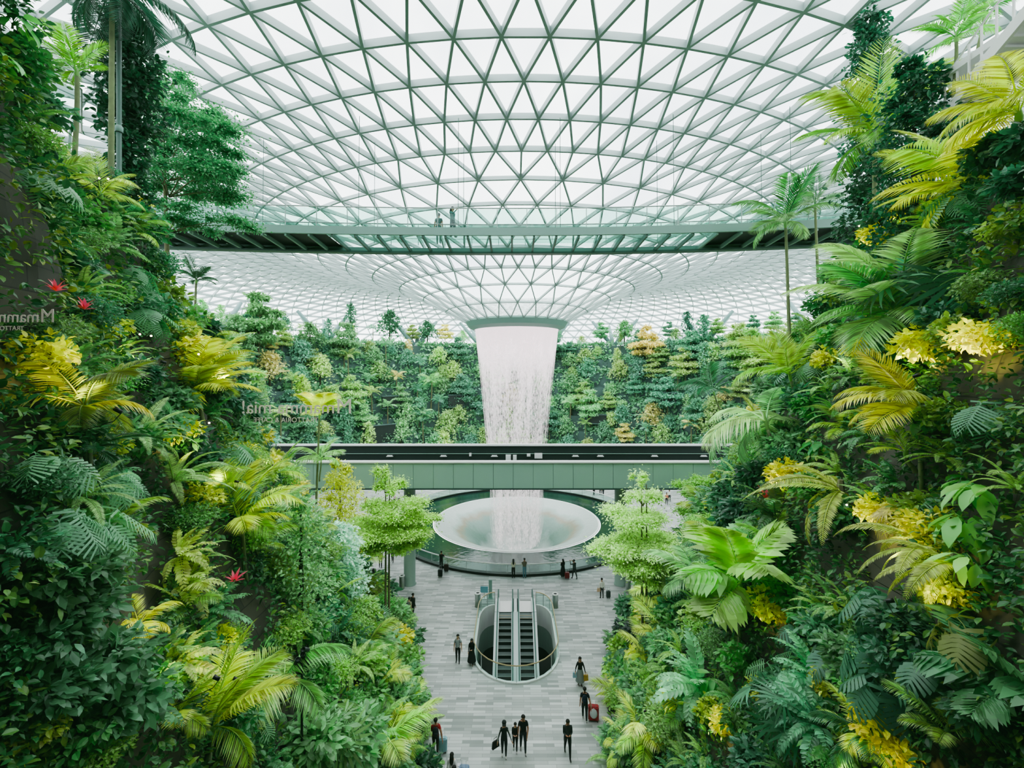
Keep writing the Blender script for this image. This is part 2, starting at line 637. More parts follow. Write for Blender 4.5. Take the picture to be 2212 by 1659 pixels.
def build_canopy_bridge():
    r = empty('canopy_bridge', (0, 24.2, 25.9), label='long pale green steel footbridge with a glass floor hung across the dome', cat='bridge')
    inv = Matrix.Translation((0, -24.2, -25.9))

    def part(name, b, m, **k):
        o = b.build(name, m, r)
        o.matrix_local = inv
        return o
    part('edge_beam', strip(MB(), 25.88, 26.3, 0, .14), M['bridge_paint'])
    fb = strip(MB(), 25.62, 25.95, 2.75, .14)
    part('edge_beam', fb, M['bridge_paint'])
    part('lower_flange', strip(MB(), 25.56, 25.66, 2.6, .45), M['rib_dark'])
    for x in np.arange(-20.4, 20.5, 1.2):
        b = MB().beam((x, bow(x), 25.86), (x, bow(x, 2.7), 25.72), .1, .2)
        part('cross_beam', b, M['rib_dark'] if abs(x) < 10.5 else M['bridge_paint'])
    g = MB()
    a, c = bow_pts(25.98, .05), bow_pts(25.98, 2.7)
    V = np.array(a + c)
    n = len(a)
    xs = np.linspace(-21, 21, n)
    q = [[i, i + 1, n + i + 1, n + i] for i in range(n - 1)]
    part('glass_floor', MB().add(V, [[w for i, w in enumerate(q) if abs(xs[i]) < 11]]), M['glass_floor'])
    for s in (-1, 1):
        part('dark_floor', MB().add(V - [0, 0, .03], [[w for i, w in enumerate(q) if abs(xs[i]) >= 11 and xs[i] * s > 0]]), M['soffit'])
    for off, top in ((.02, 27.36), (2.72, 27.36)):
        part('handrail', MB().tube(bow_pts(top, off), .035, 6), M['steel'])
        part('toe_rail', MB().tube(bow_pts(26.5, off), .018, 5), M['steel'])
        part('glass_balustrade', strip(MB(), 26.25, 27.3, off, .02), M['glass_rail'])
        for x in np.arange(-20, 20.1, 1.6):
            part('baluster', MB().beam((x, bow(x, off), 26.1), (x, bow(x, off), 27.36), .035, .05, (0, 1, 0)), M['steel'])
    for i, x in enumerate((-14.6, -8.2, -2.9, 2.6, 8.6, 14.4)):
        for off in (.0, 2.72):
            p = np.array([x, bow(x, off), 26.2])
            q2 = np.array([x * 1.0, p[1] + .15, 32.3])
            part('hanger_cable', MB().tube([p, q2], .017, 4), M['rib_dark'])


build_canopy_bridge()


# ------------------------------------------------------------------ skytrain bridge (solid, below)
def build_train_bridge():
    y0, y1, zt, zb = 36.0, 43.9, 11.4, 9.25
    r = empty('train_bridge', (0, 40, 9), label='grey green panelled bridge crossing in front of the waterfall pool', cat='bridge')
    inv = Matrix.Translation((0, -40, -9))

    def part(name, b, m, **k):
        o = b.build(name, m, r)
        o.matrix_local = inv
        return tag(o, **k)
    X = 30
    for k in range(38):
        x = -30.35 + k * 1.6 + .05
        b = MB().box((x + .8, y0, (zt - .15 + zb) / 2), (1.575, .12, zt - .15 - zb))
        part('side_panel', b, M['panel'])
    part('panel_backing', MB().box((0, y0 + .1, (zt + zb) / 2 - .1), (2 * X, .06, zt - zb - .22)), M['seam'])
    part('coping', MB().box((0, y0 + .1, zt - .06), (2 * X, .55, .13)), M['white'], label='white coping strip along the near parapet')
    part('bottom_edge', MB().box((0, y0 + .1, zb - .06), (2 * X, .4, .12)), M['seam'])
    part('deck', MB().box((0, (y0 + y1) / 2, zb + .3), (2 * X, y1 - y0 - .5, .5)), M['dark'])
    part('far_parapet', MB().box((0, y1, (zt + zb) / 2), (2 * X, .2, zt - zb)), M['dark'], label='dark far parapet with small white fittings')
    part('far_coping', MB().box((0, y1, zt + .04), (2 * X, .5, .16)), M['white'])
    part('cable_tray', MB().box((0, y1 - .2, 10.62), (2 * X, .08, .04)), M['panel'])
    for px in (842, 958, 1068, 1243, 1297, 1414, 710, 1520):
        part('wall_lamp', MB().box(at(px, 984.5, y1 - .25) , (.5, .16, .12)).box(at(px, 986, y1 - .25), (.66, .2, .03)), M['white'])
    for px, w, h, py in ((1098, .5, .52, 988), (1112, .36, .46, 988), (1142, .34, .26, 983), (1163, .74, .5, 984.5), (1016, .2, .3, 982)):
        b = MB().box(at(px, py, y1 - .3), (w, .2, h)).box(Vector(at(px, py, y1 - .3)) + Vector((0, -.11, 0)), (w * .8, .02, h * .8))
        part('junction_box', b, M['white'])
    for px, s in ((885, 1), (1340, 1)):
        p = at(px, 1258, 39.3)
        b = MB().lathe([(.56, 0), (.56, .06), (.5, .1), (.5, zb - .1), (.62, zb)], 28, (p.x, 39.3, 0))
        tag(b.build('pillar', M['pillar'], None, True), 'round pale green column under the panelled bridge, %s of the escalators' % ('left' if px < 1100 else 'right'), None, None, 'structure')
    # visitors' heads over the far coping
    return r


build_train_bridge()


# ------------------------------------------------------------------ fountain pool, basin and waterfall
def water_mat(name, c, rough=.08, bump=.25, scale=1.5, spec=.5):
    m, N, L, out = nodes(name)
    tc = N('TexCoord')
    nz = N('TexNoise', Scale=scale, Detail=5)
    L(tc.outputs['Object'], nz.inputs['Vector'])
    b = N('Bump', Strength=bump, Distance=.1)
    L(nz.outputs['Fac'], b.inputs['Height'])
    p = N('BsdfPrincipled', Roughness=rough)
    p.inputs['Base Color'].default_value = col(c)
    p.inputs['Specular IOR Level'].default_value = spec
    L(b.outputs['Normal'], p.inputs['Normal'])
    L(p.outputs[0], out.inputs['Surface'])
    return m


def basin_mat():
    m, N, L, out = nodes('basin_water')
    tc = N('TexCoord')
    nz = N('TexNoise', Scale=2.2, Detail=7)
    n2 = N('TexNoise', Scale=.3, Detail=4)
    L(tc.outputs['Object'], nz.inputs['Vector'])
    L(tc.outputs['Object'], n2.inputs['Vector'])
    ln = N('VectorMath', operation='LENGTH')
    fl = N('VectorMath', operation='MULTIPLY')
    fl.inputs[1].default_value = (.1, .1, 0)
    L(tc.outputs['Object'], fl.inputs[0])
    L(fl.outputs[0], ln.inputs[0])
    ad = N('Math', operation='MULTIPLY_ADD')
    L(n2.outputs['Fac'], ad.inputs[0])
    ad.inputs[1].default_value = .34
    L(ln.outputs['Value'], ad.inputs[2])
    rp = N('ValToRGB')
    e = rp.color_ramp.elements
    e[0].position, e[0].color = .5, col('#b9c6c0')
    e[1].position, e[1].color = 1.12, col('#bcc6c1')
    for q, h in ((.62, '#6c877c'), (.78, '#7d958a'), (.86, '#9a9583'), (.95, '#a9b8b1')):
        e.new(q).color = col(h)
    L(ad.outputs[0], rp.inputs['Fac'])
    b = N('Bump', Strength=.35, Distance=.15)
    L(nz.outputs['Fac'], b.inputs['Height'])
    p = N('BsdfPrincipled', Roughness=.25)
    L(rp.outputs['Color'], p.inputs['Base Color'])
    L(b.outputs['Normal'], p.inputs['Normal'])
    L(p.outputs[0], out.inputs['Surface'])
    return m


def fall_mat(name, lo, hi, seed):
    """Falling water: white streaks and drops with clear gaps between, opaque at the lip and looser lower down."""
    m, N, L, out = nodes(name)
    tc = N('TexCoord')
    uvm = N('Mapping')
    uvm.inputs['Scale'].default_value = (5.5, 5.5, 1.7)
    uvm.inputs['Location'].default_value = (seed, seed * 2, seed)
    L(tc.outputs['Object'], uvm.inputs['Vector'])
    nz = N('TexNoise', Scale=1.0, Detail=6, Roughness=.75)
    L(uvm.outputs[0], nz.inputs['Vector'])
    m2 = N('Mapping')
    m2.inputs['Scale'].default_value = (1.3, 1.3, .05)
    L(tc.outputs['Object'], m2.inputs['Vector'])
    n2 = N('TexNoise', Scale=1.0, Detail=3)
    L(m2.outputs[0], n2.inputs['Vector'])
    sx = N('SeparateXYZ')
    L(tc.outputs['Object'], sx.inputs[0])
    h = N('MapRange')                               # height above the pool, 0 at the pool, 1 at the lip
    h.inputs['From Min'].default_value = 0
    h.inputs['From Max'].default_value = 24
    L(sx.outputs['Z'], h.inputs['Value'])
    pw = N('Math', operation='POWER')
    L(h.outputs['Result'], pw.inputs[0])
    pw.inputs[1].default_value = 9
    s1 = N('Math', operation='MULTIPLY_ADD')         # noise*.65 + streak*.35
    L(nz.outputs['Fac'], s1.inputs[0])
    s1.inputs[1].default_value = .7
    s2 = N('Math', operation='MULTIPLY')
    L(n2.outputs['Fac'], s2.inputs[0])
    s2.inputs[1].default_value = .3
    L(s2.outputs[0], s1.inputs[2])
    s3 = N('Math', operation='MULTIPLY_ADD')
    L(pw.outputs[0], s3.inputs[0])
    s3.inputs[1].default_value = .3
    L(s1.outputs[0], s3.inputs[2])
    mr = N('MapRange')
    mr.inputs['From Min'].default_value = lo
    mr.inputs['From Max'].default_value = hi
    L(s3.outputs[0], mr.inputs['Value'])
    t = N('BsdfTransparent')
    d = N('BsdfDiffuse')
    d.inputs['Color'].default_value = col('#f6eef0')
    tl = N('BsdfTranslucent')
    tl.inputs['Color'].default_value = col('#fbf2f4')
    mm = N('MixShader')
    mm.inputs[0].default_value = .5
    L(d.outputs[0], mm.inputs[1])
    L(tl.outputs[0], mm.inputs[2])
    em = N('Emission', Strength=.45)                 # glow added to brighten the sheet; the water itself emits none
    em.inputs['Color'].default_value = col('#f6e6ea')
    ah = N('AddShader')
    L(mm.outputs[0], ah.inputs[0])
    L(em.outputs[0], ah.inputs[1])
    mx = N('MixShader')
    L(mr.outputs['Result'], mx.inputs[0])
    L(t.outputs[0], mx.inputs[1])
    L(ah.outputs[0], mx.inputs[2])
    L(mx.outputs[0], out.inputs['Surface'])
    return m


def spray_mat():
    m, N, L, out = nodes('spray')
    tc = N('TexCoord')
    nz = N('TexNoise', Scale=.8, Detail=5)
    L(tc.outputs['Object'], nz.inputs['Vector'])
    sx = N('SeparateXYZ')
    L(tc.outputs['Object'], sx.inputs[0])
    h = N('MapRange')
    h.inputs['From Min'].default_value = 6.0
    h.inputs['From Max'].default_value = -3
    h.inputs['To Max'].default_value = .62
    L(sx.outputs['Z'], h.inputs['Value'])
    mu = N('Math', operation='MULTIPLY')
    L(nz.outputs['Fac'], mu.inputs[0])
    L(h.outputs['Result'], mu.inputs[1])
    t = N('BsdfTransparent')
    d = N('BsdfTranslucent')
    d.inputs['Color'].default_value = col('#f4f4f2')
    mx = N('MixShader')
    L(mu.outputs[0], mx.inputs[0])
    L(t.outputs[0], mx.inputs[1])
    L(d.outputs[0], mx.inputs[2])
    L(mx.outputs[0], out.inputs['Surface'])
    return m


def build_pool():
    c = (AX.x, AX.y, 0)
    r = empty('fountain_pool', (AX.x, AX.y, 0), label='round pool with dark wet stone rim and pale sunken basin under the waterfall', cat='pool')
    mk = lambda name, b, m, sm=True, **k: tag(b.build(name, m, r, sm), **k)
    mk('outer_kerb', MB().lathe([(15.12, 0), (15.12, .22), (14.7, .24), (14.7, -.1)], 120), M['black'], False, label='black kerb round the pool')
    mk('wet_stone_rim', MB().lathe([(14.95, .02), (12.6, .12), (10.25, .22)], 120), water_mat('dark_water', '#1f3a31', .06, .12, 2.5))
    mk('basin_lip', MB().lathe([(10.18, .2), (10.18, .3), (10.05, .32), (9.95, .28), (9.9, .1)], 120), M['white'])
    mk('basin', MB().lathe([(9.95, .28), (9.2, .1), (8.0, -.35), (6.5, -1.1), (5.0, -2.1), (3.6, -3.5), (2.6, -5.5), (2.2, -8), (.01, -8)], 96), basin_mat())
    g = MB().lathe([(14.98, .2), (14.98, 1.02)], 120)
    mk('glass_balustrade', g, M['glass_rail'])
    p = [(15 * math.cos(2 * PI * k / 120), 15 * math.sin(2 * PI * k / 120), 1.08) for k in range(121)]
    mk('handrail', MB().tube(p, .055, 6, False), M['white'], label='pale steel handrail')
    for k in range(48):
        a = 2 * PI * (k + .5) / 48
        mk('baluster', MB().beam((14.98 * math.cos(a), 14.98 * math.sin(a), .2), (14.98 * math.cos(a), 14.98 * math.sin(a), 1.08), .03, .03, (0, 1, 0)), M['chrome'], False)
    w = empty('waterfall', (AX.x, AX.y, 0), label='tall round curtain of white falling water pouring from the glass funnel', cat='waterfall')
    zs = np.linspace(24.2, -2.6, 40)

    def prof(r0, r1):
        return [(r1 + (r0 - r1) * ((z + 3) / 27.2) ** 1.25, z) for z in zs]
    for i, (r0, r1, lo, hi) in enumerate(((5.18, 2.9, .5, .66), (5.0, 2.6, .48, .62), (4.75, 2.2, .5, .66))):
        b = MB().lathe(prof(r0, r1), 96)
        b.build(('water_curtain', 'water_curtain', 'inner_curtain')[i], fall_mat('falling_water_%d' % i, lo, hi, i * 7.3), w, True)
    MB().lathe([(2.2, -2.8), (3.0, -2), (3.35, 0), (3.4, 2.5), (3.2, 5.8)], 48).build('spray', spray_mat(), w, True)


build_pool()


# ------------------------------------------------------------------ escalator well
def build_escalators():
    lp = well_loop()
    n = len(lp)
    st = empty('escalator_well', (EX, 31, 0), label='rounded stair well in the floor with white fascia, glass guard and brass handrail', cat='balustrade')
    inv = Matrix.Translation((-EX, -31, 0))

    def part(name, b, m, par=st, iv=inv, smooth=False, **k):
        o = b.build(name, m, par, smooth)
        o.matrix_local = iv
        return tag(o, **k)

    def wall(b, pts, z0, z1, closed=True):
        m = len(pts)
        V = [(x, y, z) for z in (z0, z1) for x, y in pts]
        q = [[i, (i + 1) % m, m + (i + 1) % m, m + i] for i in range(m if closed else m - 1)]
        return b.add(V, [q])
    part('fascia', wall(MB(), lp, -1.5, .02), M['white'])
    part('lower_wall', wall(MB(), lp, -3.2, -1.5), M['pillar'])
    part('undercroft', wall(MB(), well_loop(1.4), -6.5, -3.2).add([(EX - 6, 22, -6.5), (EX + 6, 22, -6.5), (EX + 6, 40, -6.5), (EX - 6, 40, -6.5)], [[[0, 1, 2, 3]]]), M['black'], label='dark lower level seen beside the escalators')
    k = math.tan(math.radians(30))
    c = MB().beam((EX, 36.3, .1), (EX, 34.2, .1), .42, .3)
    c.beam((EX, 34.3, .12), (EX, 33.6, -.2), .42, .3).beam((EX, 33.65, -.18), (EX, 27.2, -.18 - 6.45 * k), .42, .3)
    part('centre_panel', c, M['skirt'], label='white panel between the two escalators')
    gl = well_loop(.06)
    # guard runs from the far left corner round the near end to the far right corner
    order = gl[15 + 6:0:-1]
    left = gl[15:22]
    right = gl[22:29]
    path = right[::1] + gl[0:15] + left
    out = [(x, y) for x, y in path]
    part('kerb', kerb_strip(out, .16, .1), M['white'])
    part('glass_guard', wall(MB(), out, .1, 1.0, False), M['glass_rail'])
    part('handrail', MB().tube([(x, y, 1.06) for x, y in out], .036, 6), M['brass'], label='warm brass handrail')
    for i in range(0, len(out), 2):
        x, y = out[i]
        part('baluster', MB().box((x, y, .55), (.04, .04, 1.0)), M['chrome'])
    for s in (-1, 1):
        cx = EX + s * .79
        e = empty('escalator', (cx, 34.6, 0), label='%s of the two escalators going down, dark ribbed steps between white skirts' % ('left' if s < 0 else 'right'), cat='escalator')
        iv = Matrix.Translation((-cx, -34.6, 0))
        k = math.tan(math.radians(30))
        y0 = 34.2
        P = lambda nm, b, m, **q: part(nm, b, m, e, iv, **q)
        P('landing_plate', MB().box((cx, 35.5, .015), (1.1, 1.6, .05)).box((cx, 34.68, .02), (.95, .1, .06)), M['chrome'])
        for i in range(16):
            zz = -.0 if i < 2 else -(i - 1.5) * .4 * k
            yy = y0 - i * .4 + .2
            b = MB().box((cx, yy, zz - .16), (.92, .4, .32), mi=0)
            b.box((cx, yy - .203, zz - .13), (.92, .01, .24), mi=1)
            b.box((cx, yy - .19, zz + .004), (.92, .03, .012), mi=2)
            P('step', b, [M['step'], M['black'], M['brass'] if i < 2 else M['step_edge']])
        for t in (-1, 1):
            x = cx + t * .57
            run = [(x, 36.3, .0), (x, 34.3, .0), (x, 33.6, -.3), (x, 27.2, -.3 - 6.4 * k)]
            b = MB()
            for a, q in zip(run[:-1], run[1:]):
                b.beam(np.array(a) + [t * s * max(0, t * s) * .06 * s, 0, .08], np.array(q) + [t * s * max(0, t * s) * .06 * s, 0, .08], .19 + (.14 if t * s > 0 else 0), .34)
            P('skirt', b, M['skirt'])
            b = MB()
            for a, q in zip(run[:-1], run[1:]):
                b.add([np.array(a) + [0, 0, .2], np.array(q) + [0, 0, .2], np.array(q) + [0, 0, .95], np.array(a) + [0, 0, .95]], [[[0, 1, 2, 3]]])
            P('glass_side', b, M['glass_rail'])
            P('handrail', MB().tube([(x, 36.3, .35), (x, 36.5, .65), (x, 36.3, .97)] + [(a, q, z + .97) for a, q, z in run[1:]], .05, 6), M['rail_grey'])


def kerb_strip(path, w, h):
    b = MB()
    for a, c in zip(path[:-1], path[1:]):
        b.beam((a[0], a[1], h / 2), (c[0], c[1], h / 2), w, h)
    return b


M['step'] = mat('step_tread', '#6c7774', .5, .4)
M['step_edge'] = mat('step_edge', '#9aa39c', .5)
M['skirt'] = mat('escalator_skirt', '#e6e8ea', .3)
M['rail_grey'] = mat('rubber_handrail', '#4d6f66', .5)
build_escalators()


# ------------------------------------------------------------------ street furniture on the concourse
def build_bin(px, py, label):
    p = flr(px, py)
    r = empty('litter_bin', p, label=label, cat='bin')
    MB().lathe([(.01, .0), (.24, 0), (.24, .05), (.23, .06), (.23, 1.02)], 24).build('body', M['chrome'], r, True)
    MB().lathe([(.23, 1.0), (.255, 1.02), (.255, 1.08), (.15, 1.1), (.14, 1.05)], 24).build('lid', M['white'], r, True)
    MB().lathe([(.15, 1.07), (.13, .8), (.01, .8)], 24).build('opening', M['black'], r, True)


build_bin(868, 1270, 'steel cylinder litter bin beside the column left of the pool')
build_bin(1032, 1310, 'steel cylinder litter bin at the left corner of the escalator well')
build_bin(1199.5, 1312, 'steel cylinder litter bin at the right corner of the escalator well')
build_bin(1357, 1279, 'steel cylinder litter bin beside the column right of the pool')

p = flr(1052, 1292)
r = empty('information_stand', p, label='slim green totem with a blue sign board behind the left escalator corner', cat='sign')
MB().box((.28, 0, .75), (.28, .12, 1.5)).box((.28, 0, .02), (.4, .3, .04)).build('totem', M['bridge_paint'], r)
MB().box((-.22, -.1, .75), (.62, .04, .5)).build('board', mat('blue_board', '#6fa9b6', .4), r)
MB().box((-.22, -.07, .25), (.05, .05, .5)).box((-.22, -.07, .02), (.4, .3, .04)).box((-.22, -.07, 1.1), (.62, .03, .04)).build('stand', M['chrome'], r)
p = flr(806, 1290)
r = empty('folded_parasol', p, label='tall dark folded parasol standing left of the bridge column', cat='parasol')
MB().lathe([(.3, 0), (.3, .06), (.05, .08), (.03, .3)], 16).build('base', M['black'], r)
MB().lathe([(.03, .25), (.26, .3), (.3, .7), (.22, 1.7), (.1, 2.25), (.02, 2.4)], 14).build('canopy', mat('dark_canvas', '#20201e', .9), r)
p = flr(818, 1345)
r = empty('planter_box', p, label='dark square planter box at the left edge of the concourse', cat='planter')
MB().box((0, 0, .55), (1.5, 1.2, 1.1)).build('box', M['dark'], r)
MB().box((0, 0, 1.1), (1.56, 1.26, .06)).build('rim', M['panel'], r)

# ------------------------------------------------------------------ people
_mats = {}


def cm(h, rough=.75):
    if h not in _mats:
        _mats[h] = mat('cloth_' + h.strip('#'), h, rough, spec=.3)
    return _mats[h]


SKIN = ['#c79a7c', '#a9785a', '#d6ae90', '#8a5f45']


def skeleton(pose, k):
    """Joints of a figure 1.7 m tall that faces -y: name -> (position, radius, region, parent)."""
    J = {}

    def j(n, p, r, reg, par=None):
        J[n] = (Vector(p), r, reg, par)
    st = pose.get('stride', 0.0)
    lean = pose.get('lean', 0.0)
    sk = pose.get('slim', 1.0)
    j('pelvis', (0, 0, .95), (.145 * sk, .105), 'pants')
    j('spine', (0, -lean * .3, 1.12), (.13 * sk, .095), 'top', 'pelvis')
    j('chest', (0, -lean * .7, 1.30), (.155 * sk, .105), 'top', 'spine')
    j('neckb', (0, -lean * .95 + .01, 1.425), (.075, .07), 'top', 'chest')
    nod = pose.get('nod', 0.0)
    j('neck', (0, -lean - nod * .2, 1.485), (.05, .052), 'skin', 'neckb')
    j('jaw', (0, -lean - .02 - nod * .5, 1.545 - nod * .1), (.062, .075), 'skin', 'neck')
    j('face', (0, -lean - .015 - nod * .8, 1.605 - nod * .15), (.075, .092), 'skin', 'jaw')
    j('crown', (0, -lean + .0 - nod * .9, 1.665 - nod * .15), (.06, .072), 'skin', 'face')
    for s, sd in ((-1, 'r'), (1, 'l')):
        j('sh' + sd, (.165 * s * sk, -lean * .75, 1.375), (.062, .062), 'top', 'chest')
        e, w = pose.get('arm_' + sd, ((.05, .06, -.29), (.03, -.06, -.26)))
        sh = J['sh' + sd][0]
        ep = sh + Vector((e[0] * s, e[1], e[2]))
        wp = ep + Vector((w[0] * s, w[1], w[2]))
        reg = 'sleeve' if pose.get('short') else 'top'
        mid = sh.lerp(ep, .5)
        j('ua' + sd, mid, (.05, .05), 'top', 'sh' + sd)
        j('el' + sd, ep, (.04, .04), reg, 'ua' + sd)
        j('wr' + sd, wp, (.028, .028), 'skin' if pose.get('short') else reg, 'el' + sd)
        d = (wp - ep).normalized()
        side = Vector((0, 1, 0)) if abs(d.y) < .8 else Vector((1, 0, 0))
        up = d.cross(side).normalized()
        side = up.cross(d)
        pp = wp + d * .075
        j('pa' + sd, pp, (.034, .022), 'skin', 'wr' + sd)
        for f in range(4):
            o = (f - 1.5) * .019
            L = (.062, .078, .074, .055)[f]
            a = pp + side * o + d * .028
            j('f%d' % f + sd, a, (.0095, .0095), 'skin', 'pa' + sd)
            b = a + d * L * .55 + up * .008
            j('g%d' % f + sd, b, (.0085, .0085), 'skin', 'f%d' % f + sd)
            j('h%d' % f + sd, b + d * L * .35 + up * .024, (.0075, .0075), 'skin', 'g%d' % f + sd)
        a = wp + d * .035 + side * -.035
        j('t0' + sd, a, (.011, .011), 'skin', 'wr' + sd)
        j('t1' + sd, a + d * .045 + side * -.015 + up * .012, (.009, .009), 'skin', 't0' + sd)
        q = st * s
        j('hip' + sd, (.085 * s * sk, 0, .88), (.088, .095), 'pants', 'pelvis')
        kn = Vector((.09 * s, -q * .55 - .02, .5))
        an = Vector((.09 * s, -q if q > 0 else -q * 1.1, .085 if q > -.05 else .13))
        lg = 'skin' if pose.get('bare') else 'pants'
        j('th' + sd, Vector((.088 * s, 0, .88)).lerp(kn, .5), (.078, .082), 'pants', 'hip' + sd)
        j('kn' + sd, kn, (.055, .058), lg, 'th' + sd)
        j('ca' + sd, kn.lerp(an, .35) + Vector((0, .02, 0)), (.052, .056), lg, 'kn' + sd)
        j('an' + sd, an, (.038, .042), lg, 'ca' + sd)
        fz = an.z - .05
        j('he' + sd, an + Vector((0, .02, -.045)), (.04, .04), 'shoe', 'an' + sd)
        j('to' + sd, an + Vector((.012 * s, -.15, -.052 if q > -.05 else -.085)), (.042, .03), 'shoe', 'he' + sd)
    j('nose', J['face'][0] + Vector((0, -.085, -.012)), (.012, .014), 'skin', 'face')
    for s in (-1, 1):
        j('ear%d' % s, J['face'][0] + Vector((.078 * s, .012, -.005)), (.012, .022), 'skin', 'face')
    return J


def body_mesh(name, J, mats):
    names = list(J)
    ix = {n: i for i, n in enumerate(names)}
    me = bpy.data.meshes.new(name)
    me.from_pydata([J[n][0] for n in names], [(ix[J[n][3]], ix[n]) for n in names if J[n][3]], [])
    o = bpy.data.objects.new(name, me)
    COL.objects.link(o)
    o.modifiers.new('skin', 'SKIN').use_smooth_shade = True
    if not me.skin_vertices:
        bpy.context.view_layer.objects.active = o
    sv = me.skin_vertices[0].data if me.skin_vertices else me.attributes
    for n in names:
        r = J[n][1]
        if n[:2] in ('pe', 'sp', 'ch', 'sh', 'ua', 'el', 'hi', 'th', 'kn', 'ca'):      # loose clothes
            r = (r[0] * 1.16, r[1] * 1.12)
        sv[ix[n]].radius = r
    sv[0].use_root = True
    ss = o.modifiers.new('sub', 'SUBSURF')
    ss.levels = ss.render_levels = 1
    dg = bpy.context.evaluated_depsgraph_get()
    ev = o.evaluated_get(dg)
    out = bpy.data.meshes.new_from_object(ev)
    out.name = name
    bpy.data.objects.remove(o)
    bpy.data.meshes.remove(me)
    out.materials.clear()
    order = ['skin', 'top', 'sleeve', 'pants', 'shoe']
    for k in order:
        out.materials.append(mats.get(k, mats['skin']))
    A, B, RG = [], [], []
    for n in names:
        par = J[n][3]
        if par:
            A.append(J[par][0])
            B.append(J[n][0])
            RG.append(order.index(J[n][2]))
    A, B = np.array(A), np.array(B)
    cen = np.empty(len(out.polygons) * 3, dtype=np.float32)
    out.polygons.foreach_get('center', cen)
    cen = cen.reshape(-1, 3)
    D = B - A
    t = np.clip(((cen[:, None] - A[None]) * D[None]).sum(2) / ((D * D).sum(1)[None] + 1e-9), 0, 1)
    dist = np.linalg.norm(cen[:, None] - (A[None] + t[..., None] * D[None]), axis=2)
    mi = np.array(RG)[dist.argmin(1)].astype(np.int32)
    out.polygons.foreach_set('material_index', mi)
    out.polygons.foreach_set('use_smooth', np.ones(len(mi), dtype=bool))
    return out


STAND = {}
DOWN = ((.05, .05, -.29), (.02, -.06, -.26))
PHONE = ((.02, -.06, -.29), (-.1, -.22, .06))
LEANF = ((.03, -.2, -.22), (-.02, -.24, -.03))
HOLD = ((.1, -.02, -.28), (.06, -.1, -.25))
PULL = ((.1, .12, -.27), (.05, .14, -.22))
SHOOT = ((.05, -.2, -.12), (-.08, -.16, .2))


def person(label, pos, face, h=1.7, top='#222222', pants='#1c1e20', shoe='#d8d8d4', skin=0, hair='#15120f', hair_long=False, hat=None, hood=None,
           skirt=None, pose=None, strap=None):
    """face: heading in degrees, 0 looks towards the photograph's camera, 180 away from it."""
    pose = pose or {}
    k = h / 1.7
    r = empty('person', pos, math.radians(face), label=label, cat='person')
    r.scale = (k, k, k)
    J = skeleton(pose, k)
    mats = {'skin': cm(SKIN[skin], .6), 'top': cm(top), 'pants': cm(pants), 'shoe': cm(shoe), 'sleeve': cm(SKIN[skin], .6)}
    link('body', body_mesh('body', J, mats), r)
    f = J['face'][0]
    cr = J['crown'][0]
    b = MB()
    b.ball(f + Vector((0, .02, .045)), (.098, .108, .092), 14, 9)
    keep = MB()
    V = b.v[0]
    keep.v, keep.n = b.v, b.n
    for p in b.f:
        c = V[p].mean(1)
        ok = ~((c[:, 1] < f.y - .035) & (c[:, 2] < f.z + .05))
        keep.f.append(p[ok])
        keep.m.append(np.zeros(int(ok.sum()), dtype=np.int32))
    if hair_long:
        keep.tube([f + Vector((0, .07, .06)), f + Vector((0, .1, -.08)), f + Vector((0, .12, -.22)), f + Vector((0, .11, -.36))], [.085, .1, .095, .05], 10)
    if hood:
        keep.tube([f + Vector((0, .04, .0)), f + Vector((0, .03, -.12)), f + Vector((0, .0, -.26))], [.1, .115, .19], 12)
    if not hat:
        keep.build('headscarf' if hood else 'hair', cm(hood or hair, .6), r, True)
    else:
        keep.build('hair', cm(hair, .6), r, True)
        c = MB().lathe([(.11, 0), (.115, .03), (.09, .09), (.04, .115), (.005, .12)], 16, f + Vector((0, .015, .055)))
        c.box(f + Vector((0, -.14, .065)), (.16, .12, .015))
        c.build('cap', cm(hat), r, True)
    if face % 360 < 100 or face % 360 > 260:
        for s in (-1, 1):
            MB().ball(f + Vector((.032 * s, -.086, .008)), .011, 6, 5).build('eye', cm('#151515', .3), r)
        MB().box(f + Vector((0, -.083, -.048)), (.045, .012, .01)).build('mouth', cm('#7a3f38'), r)
    if skirt:
        c, z0, w = skirt
        MB().lathe([(.14, 1.02), (.19, .85), (.2 + w * .4, .6), (.2 + w, z0)], 16).build('skirt', cm(c), r, True)
    if strap:
        b = MB()
        for s in (-1, 1):
            b.tube([(.115 * s, .1, 1.38), (.12 * s, 0, 1.47), (.115 * s, -.115, 1.36), (.125 * s, -.11, 1.15), (.14 * s, .02, 1.05)], .014, 5)
        b.build('strap', cm(strap), r)
    return r


def near(r, dx, dy, dz=0.0):
    """A point beside a person in the person's own directions (x: their left, -y: ahead)."""
    k = r.scale[0]
    return r.location + Matrix.Rotation(r.rotation_euler.z, 3, 'Z') @ Vector((dx, dy, dz)) * k


def backpack(r, c, label):
    o = empty('backpack', near(r, 0, .17, 1.05), r.rotation_euler.z, label=label, cat='backpack')
    b = MB().ball((0, .02, .18), (.15, .1, .24), 12, 8)
    b.build('pack', cm(c), o, True)
    MB().ball((0, .1, .1), (.11, .05, .11), 10, 6).build('pocket', cm(c, .6), o, True)
    MB().tube([(-.03, .03, .42), (0, .04, .46), (.03, .03, .42)], .01, 5).build('handle', cm('#101010'), o)


